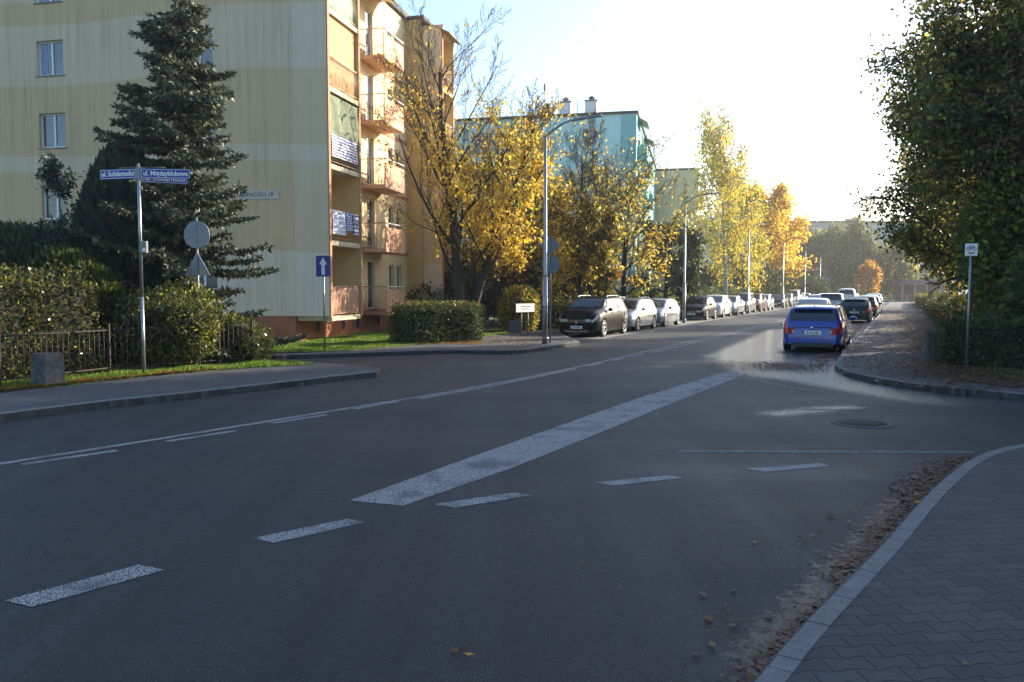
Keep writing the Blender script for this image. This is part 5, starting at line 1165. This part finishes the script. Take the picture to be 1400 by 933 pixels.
    for s_ in (-.25, .35): m_.tube([(p.x+.02, s_, p.z+.02), (p.x-.16, s_+.42*.6, p.z+.10)], .009, 4)
    m_.build('wiper', M_BLACK, root)
    return root
pc = lambda n, c, m=.3: carpaint('paint_'+n, c, m)
black, dkbrown, silver, white, dkgrey, maroon, blue, green, bluegrey, beige = (pc('black', (.012, .012, .014), .2), pc('espresso', (.005, .0045, .005), .15), pc('silver', (.42, .44, .47), .75), pc('white', (.62, .62, .60), 0), pc('graphite', (.08, .085, .09), .5), pc('maroon', (.09, .02, .02), .3), pc('blue', (.001, .04, .30), .2), pc('dark_green', (.012, .04, .038), .3), pc('blue_grey', (.20, .23, .27), .6), pc('champagne', (.40, .37, .33), .6))
LR = ROADROT-math.pi/2   # car local +X is its front; facing the camera
RR = ROADROT+math.pi/2
GL, GR, GQ = 'cars parked on the left side of the road', 'cars parked on the right side of the road', 'cars standing in the right lane'
def left(Y, t=-4.45): s_ = s_of_y(Y, t+.9); return s_
left_cars = [
 ('off_road_car', 'dark brown off-road car with chunky roof rails, first in the left row', 'suv', 4.31, 1.82, 1.67, dkbrown, 32.3, dict(plate='SL 434KE', rails=True, wheel=.35, clad=True)),
 ('estate_car', 'silver estate car directly behind the dark off-road car', 'estate', 4.45, 1.76, 1.50, silver, 36.6, dict(rails=True)),
 ('hatchback_car', 'blue-grey rounded hatchback, third in the left row', 'hatch', 4.26, 1.77, 1.46, bluegrey, 41.0, {}),
 ('hatchback_car', 'black hatchback behind the second lamp after the gap in the left row', 'hatch', 4.03, 1.69, 1.49, black, 50.2, dict(plate='SL 47G2')),
 ('hatchback_car', 'white car partly hidden behind the black hatchback', 'hatch', 4.05, 1.70, 1.55, white, 54.9, {}),
 ('sedan_car', 'silver sedan following the white car in the left row', 'sedan', 4.45, 1.75, 1.47, silver, 59.4, {}),
 ('minivan_car', 'grey tall minivan in the middle of the left row', 'van', 4.5, 1.8, 1.68, dkgrey, 64.1, {}),
 ('off_road_car', 'maroon off-road car at the third lamp', 'suv', 4.3, 1.8, 1.66, maroon, 69.5, {}),
 ('hatchback_car', 'small silver hatchback behind the maroon off-road car', 'hatch', 3.9, 1.68, 1.5, silver, 74.6, {}),
 ('sedan_car', 'black sedan with pale windscreen in the far left row', 'sedan', 4.5, 1.78, 1.45, black, 83.5, {}),
 ('hatchback_car', 'dark grey hatchback behind the black sedan', 'hatch', 4.1, 1.7, 1.48, dkgrey, 90.0, {}),
 ('van', 'silver van, tallest one in the far left row', 'van', 4.7, 1.85, 1.9, silver, 95.5, {}),
 ('hatchback_car', 'white hatchback behind the silver van', 'hatch', 4.1, 1.7, 1.5, white, 102, {}),
 ('sedan_car', 'last silver sedan of the left row', 'sedan', 4.5, 1.75, 1.45, silver, 108, {}),
]
for nm, lb, stl, L, W, Hh, pt, Y, kw in left_cars:
    s_ = left(Y)+L/2; car(nm, lb, stl, L, W, Hh, pt, rd(s_, -4.47, .004), LR, group=GL, facing='front', detail=Y < 70, **kw)
rear = [
 ('estate_car', 'bright blue estate car parked at the corner of the right pavement', 'estate', 4.66, 1.81, 1.44, blue, 24.7, 4.75, GR, dict(plate='SL 81446', rails=True, wheel=.33)),
 ('hatchback_car', 'dark green hatchback parked beyond the blue estate car', 'hatch', 4.2, 1.74, 1.44, green, 46.8, 4.75, GR, dict(plate='SL 70942')),
 ('estate_car', 'black estate car half hidden in front of the green hatchback', 'estate', 4.5, 1.78, 1.48, black, 52.6, 4.95, GR, {}),
 ('hatchback_car', 'white and silver hatchback at the end of the right parked row', 'hatch', 4.2, 1.74, 1.5, white, 60.5, 5.0, GR, {}),
 ('sedan_car', 'silver sedan in the lane just beyond the blue estate car', 'sedan', 4.5, 1.78, 1.50, silver, 38.0, 3.35, GQ, {}),
 ('off_road_car', 'champagne off-road car in the lane, lit on its right flank', 'suv', 4.5, 1.85, 1.72, beige, 57.0, 2.75, GQ, {}),
 ('sedan_car', 'dark grey car in the lane before the champagne off-road car', 'sedan', 4.5, 1.78, 1.5, dkgrey, 66.0, .95, GQ, {}),
 ('van', 'white van farther up the right lane', 'van', 4.8, 1.9, 2.0, white, 82, 2.2, GQ, {}),
 ('hatchback_car', 'blue-grey hatchback far up the lane right of the white van', 'hatch', 4.2, 1.75, 1.5, bluegrey, 84, 4.6, GQ, {}),
 ('estate_car', 'silver estate car far up the lane near the junction', 'estate', 4.5, 1.78, 1.5, silver, 98, 1.8, GQ, {}),
 ('hatchback_car', 'white hatchback farthest up the lane near the junction', 'hatch', 4.1, 1.7, 1.5, white, 94, -.8, GQ, {}),
]
for nm, lb, stl, L, W, Hh, pt, Y, t, gr, kw in rear:
    s_ = s_of_y(Y, t)+L/2; car(nm, lb, stl, L, W, Hh, pt, rd(s_, t, .004), RR, group=gr, facing='rear', detail=Y < 60, **kw)
car('hatchback_car', 'pale car on the side street glimpsed through the fence and shrubs', 'hatch', 4.0, 1.7, 1.48, white, Vector((-10.7, 23.9, .002)), R(158), detail=0)
#==LITTER==
def litter(name, P, size, seed, mats, label=None, z=.125):
    rng = np.random.default_rng(seed); P = np.asarray(P); n = len(P); s = size*(.6+.8*rng.random(n)); a = rng.random(n)*6.28
    ca, sa = np.cos(a), np.sin(a); V = np.zeros((n, 6, 3)); til = rng.normal(size=(n, 2))*.25
    shp = [(-1, 0), (-.4, .62), (.35, .55), (1.05, .05), (.3, -.6), (-.45, -.5)]
    for k, (x, y) in enumerate(shp):
        x = x*(1+rng.normal(size=n)*.18)*s/2; y = y*(1+rng.normal(size=n)*.22)*s/2
        V[:, k, 0] = P[:, 0]+ca*x-sa*y; V[:, k, 1] = P[:, 1]+sa*x+ca*y
        V[:, k, 2] = P[:, 2]+np.abs(til[:, 0]*x)+np.abs(til[:, 1]*y)+rng.random(n)*.012+.004
    o = leaf_obj(name, V.reshape(-1, 3), [LM[m] for m in mats], list(mats.values()), None, rng, ngon=6)
    tag(o, kind='stuff'); return o
rng = np.random.default_rng(77)
def along(path, n, w_, off, z, skew=None):
    path = [Vector(p) for p in path]; Ls = [(b-a).length for a, b in zip(path[:-1], path[1:])]; tot = sum(Ls); out = []
    for _ in range(n):
        d = rng.random()*tot; i = 0
        while i < len(Ls)-1 and d > Ls[i]: d -= Ls[i]; i += 1
        a, b = path[i], path[i+1]; u = (b-a)/Ls[i]; p = a+u*d; nrm = Vector((-u.y, u.x, 0)); e = off+abs(rng.normal())*w_*(1 if w_ > 0 else 1)
        p = p+nrm*e; out.append((p.x, p.y, z))
    return out
i0 = min(range(len(kD)), key=lambda i: (kD[i]-gp(1040, 915, ZP)).length); i1 = min(range(len(kD)), key=lambda i: (kD[i]-gp(1350, 616, ZP)).length)
kseg = kD[max(0, i0-3):i1+1]
pts = along(kseg, 1500, .05, .02, .006)+along(kseg[len(kseg)//3:], 1300, .10, .02, .006)+along(kseg[-16:], 1100, .16, .02, .006)+along(kseg, 120, .35, .1, .004)
litter('kerb_leaves', pts, .055, 1, {'brown': 3, 'rustd': 5, 'rust': .4, 'litter': 8, 'gold': .1})
pts = [(*rd(rng.uniform(-1, 70), 5.9+abs(rng.normal())*.0+rng.uniform(0, 2.6))[:2], ZP-.004) for _ in range(6500)]
pts += [(*rd(rng.uniform(-3, 45), 8.0+rng.normal()*.6)[:2], ZP+.006) for _ in range(8000)]
for _ in range(1800):
    px, py = rng.uniform(1150, 1400), rng.uniform(498, 530)
    q = gp(px, py, ZP)
    if py < 500+(px-1150)*.13 and True: pts.append((q.x, q.y, ZP-.002))
litter('pavement_leaves', pts, .09, 2, {'brown': 5, 'rustd': 3, 'litter': 4, 'rust': 1.2, 'gold': .5})
pts = [(*(rd(rng.uniform(0.2, 2.8), 4.0+rng.uniform(-1.2, 1.7)))[:2], .006) for _ in range(500)]+[(*rd(rng.normal()*.5+1.6, 4.6+rng.normal()*.45)[:2], .01+.02*rng.random()) for _ in range(1100)]+[(*rd(rng.uniform(2, 40), 5.45-abs(rng.normal())*.2)[:2], .008) for _ in range(2500)]
litter('gutter_leaves', pts, .065, 3, {'brown': 3, 'litter': 8, 'rustd': 3})
pts = along([gp(-40, 541, ZP), gp(100, 526, ZP), gp(200, 515, ZP), gp(300, 506, ZP)], 1300, .28, .0, ZP+.02)
litter('verge_leaves', pts, .08, 4, {'brown': 4, 'orange': 3, 'gold': 1.5, 'rust': 3})
pts = [(*(at(rng.uniform(535, 660), rng.uniform(26.6, 29.0)))[:2], ZP+.01) for _ in range(900)]+[(*(at(rng.uniform(600, 740), rng.uniform(26, 34)))[:2], ZP+.0) for _ in range(500)]
litter('lawn_leaves', pts, .08, 5, {'brown': 4, 'orange': 2, 'gold': 2})
pts = [(*gp(rng.uniform(300, 1300), rng.uniform(470, 900))[:2], .004) for _ in range(22)]+[(*gp(rng.uniform(1100, 1400), rng.uniform(640, 930), ZP)[:2], ZP-.004) for _ in range(9)]
litter('stray_leaves', pts, .045, 6, {'brown': 4, 'olive': 1, 'gold': 1})
# grass blades
def inside(poly, X_, Y__):
    n = len(poly); c_ = np.zeros(len(X_), bool); j = n-1
    for i in range(n):
        xi, yi = poly[i][0], poly[i][1]; xj, yj = poly[j][0], poly[j][1]
        c_ ^= ((yi > Y__) != (yj > Y__)) & (X_ < (xj-xi)*(Y__-yi)/(yj-yi+1e-12)+xi); j = i
    return c_
def blades(name, poly, box, n, hgt, seed, z=ZP+.01, mats={'grass': 3, 'grassy': 1.5}):
    rng = np.random.default_rng(seed); X_ = rng.uniform(box[0], box[1], n); Y__ = rng.uniform(box[2], box[3], n); k = inside(poly, X_, Y__); X_, Y__ = X_[k], Y__[k]; n = len(X_)
    patchy = .6+.6*(np.sin(X_*3.1+seed)*np.sin(Y__*2.7)); h = hgt*(.4+.8*rng.random(n))*np.clip(patchy, .4, 1.2); a = rng.random(n)*6.28; b = rng.random(n)*6.28; w_ = .006+.006*rng.random(n)+.0004*Y__
    V = np.zeros((n, 3, 3)); V[:, 0] = np.stack([X_+np.cos(a)*w_, Y__+np.sin(a)*w_, np.full(n, z)], 1); V[:, 1] = np.stack([X_-np.cos(a)*w_, Y__-np.sin(a)*w_, np.full(n, z)], 1)
    V[:, 2] = np.stack([X_+np.cos(b)*h*.45, Y__+np.sin(b)*h*.45, z+h], 1)
    o = leaf_obj(name, V.reshape(-1, 3), [LM[m] for m in mats], list(mats.values()), None, rng, ngon=3); tag(o, kind='stuff'); return o
blades('verge_grass', grA, (-13, -4, 10, 21.5), 90000, .11, 1)
blades('lawn_grass', grC, (-12, 1, 22, 34), 120000, .08, 2)
blades('right_grass', soilE, (9, 16, 14, 20), 9000, .06, 3, mats={'green': 3, 'olive': 1})
# ------------------------------------------------------------------ haze
HAZE = .0006
if HAZE:
    g = MB(); g.b2((-120, -25, -1.1), (190, 210, 30)); hz = g.build('haze', []); tag(hz, kind='stuff')
    m = bpy.data.materials.new('haze'); m.use_nodes = True; t = m.node_tree; t.nodes.remove(t.nodes['Principled BSDF'])
    v = nd(t, 'ShaderNodeVolumePrincipled'); v.inputs['Color'].default_value = (.95, .97, 1, 1); v.inputs['Density'].default_value = HAZE; v.inputs['Anisotropy'].default_value = .35
    t.links.new(v.outputs[0], t.nodes['Material Output'].inputs['Volume']); hz.data.materials.append(m)
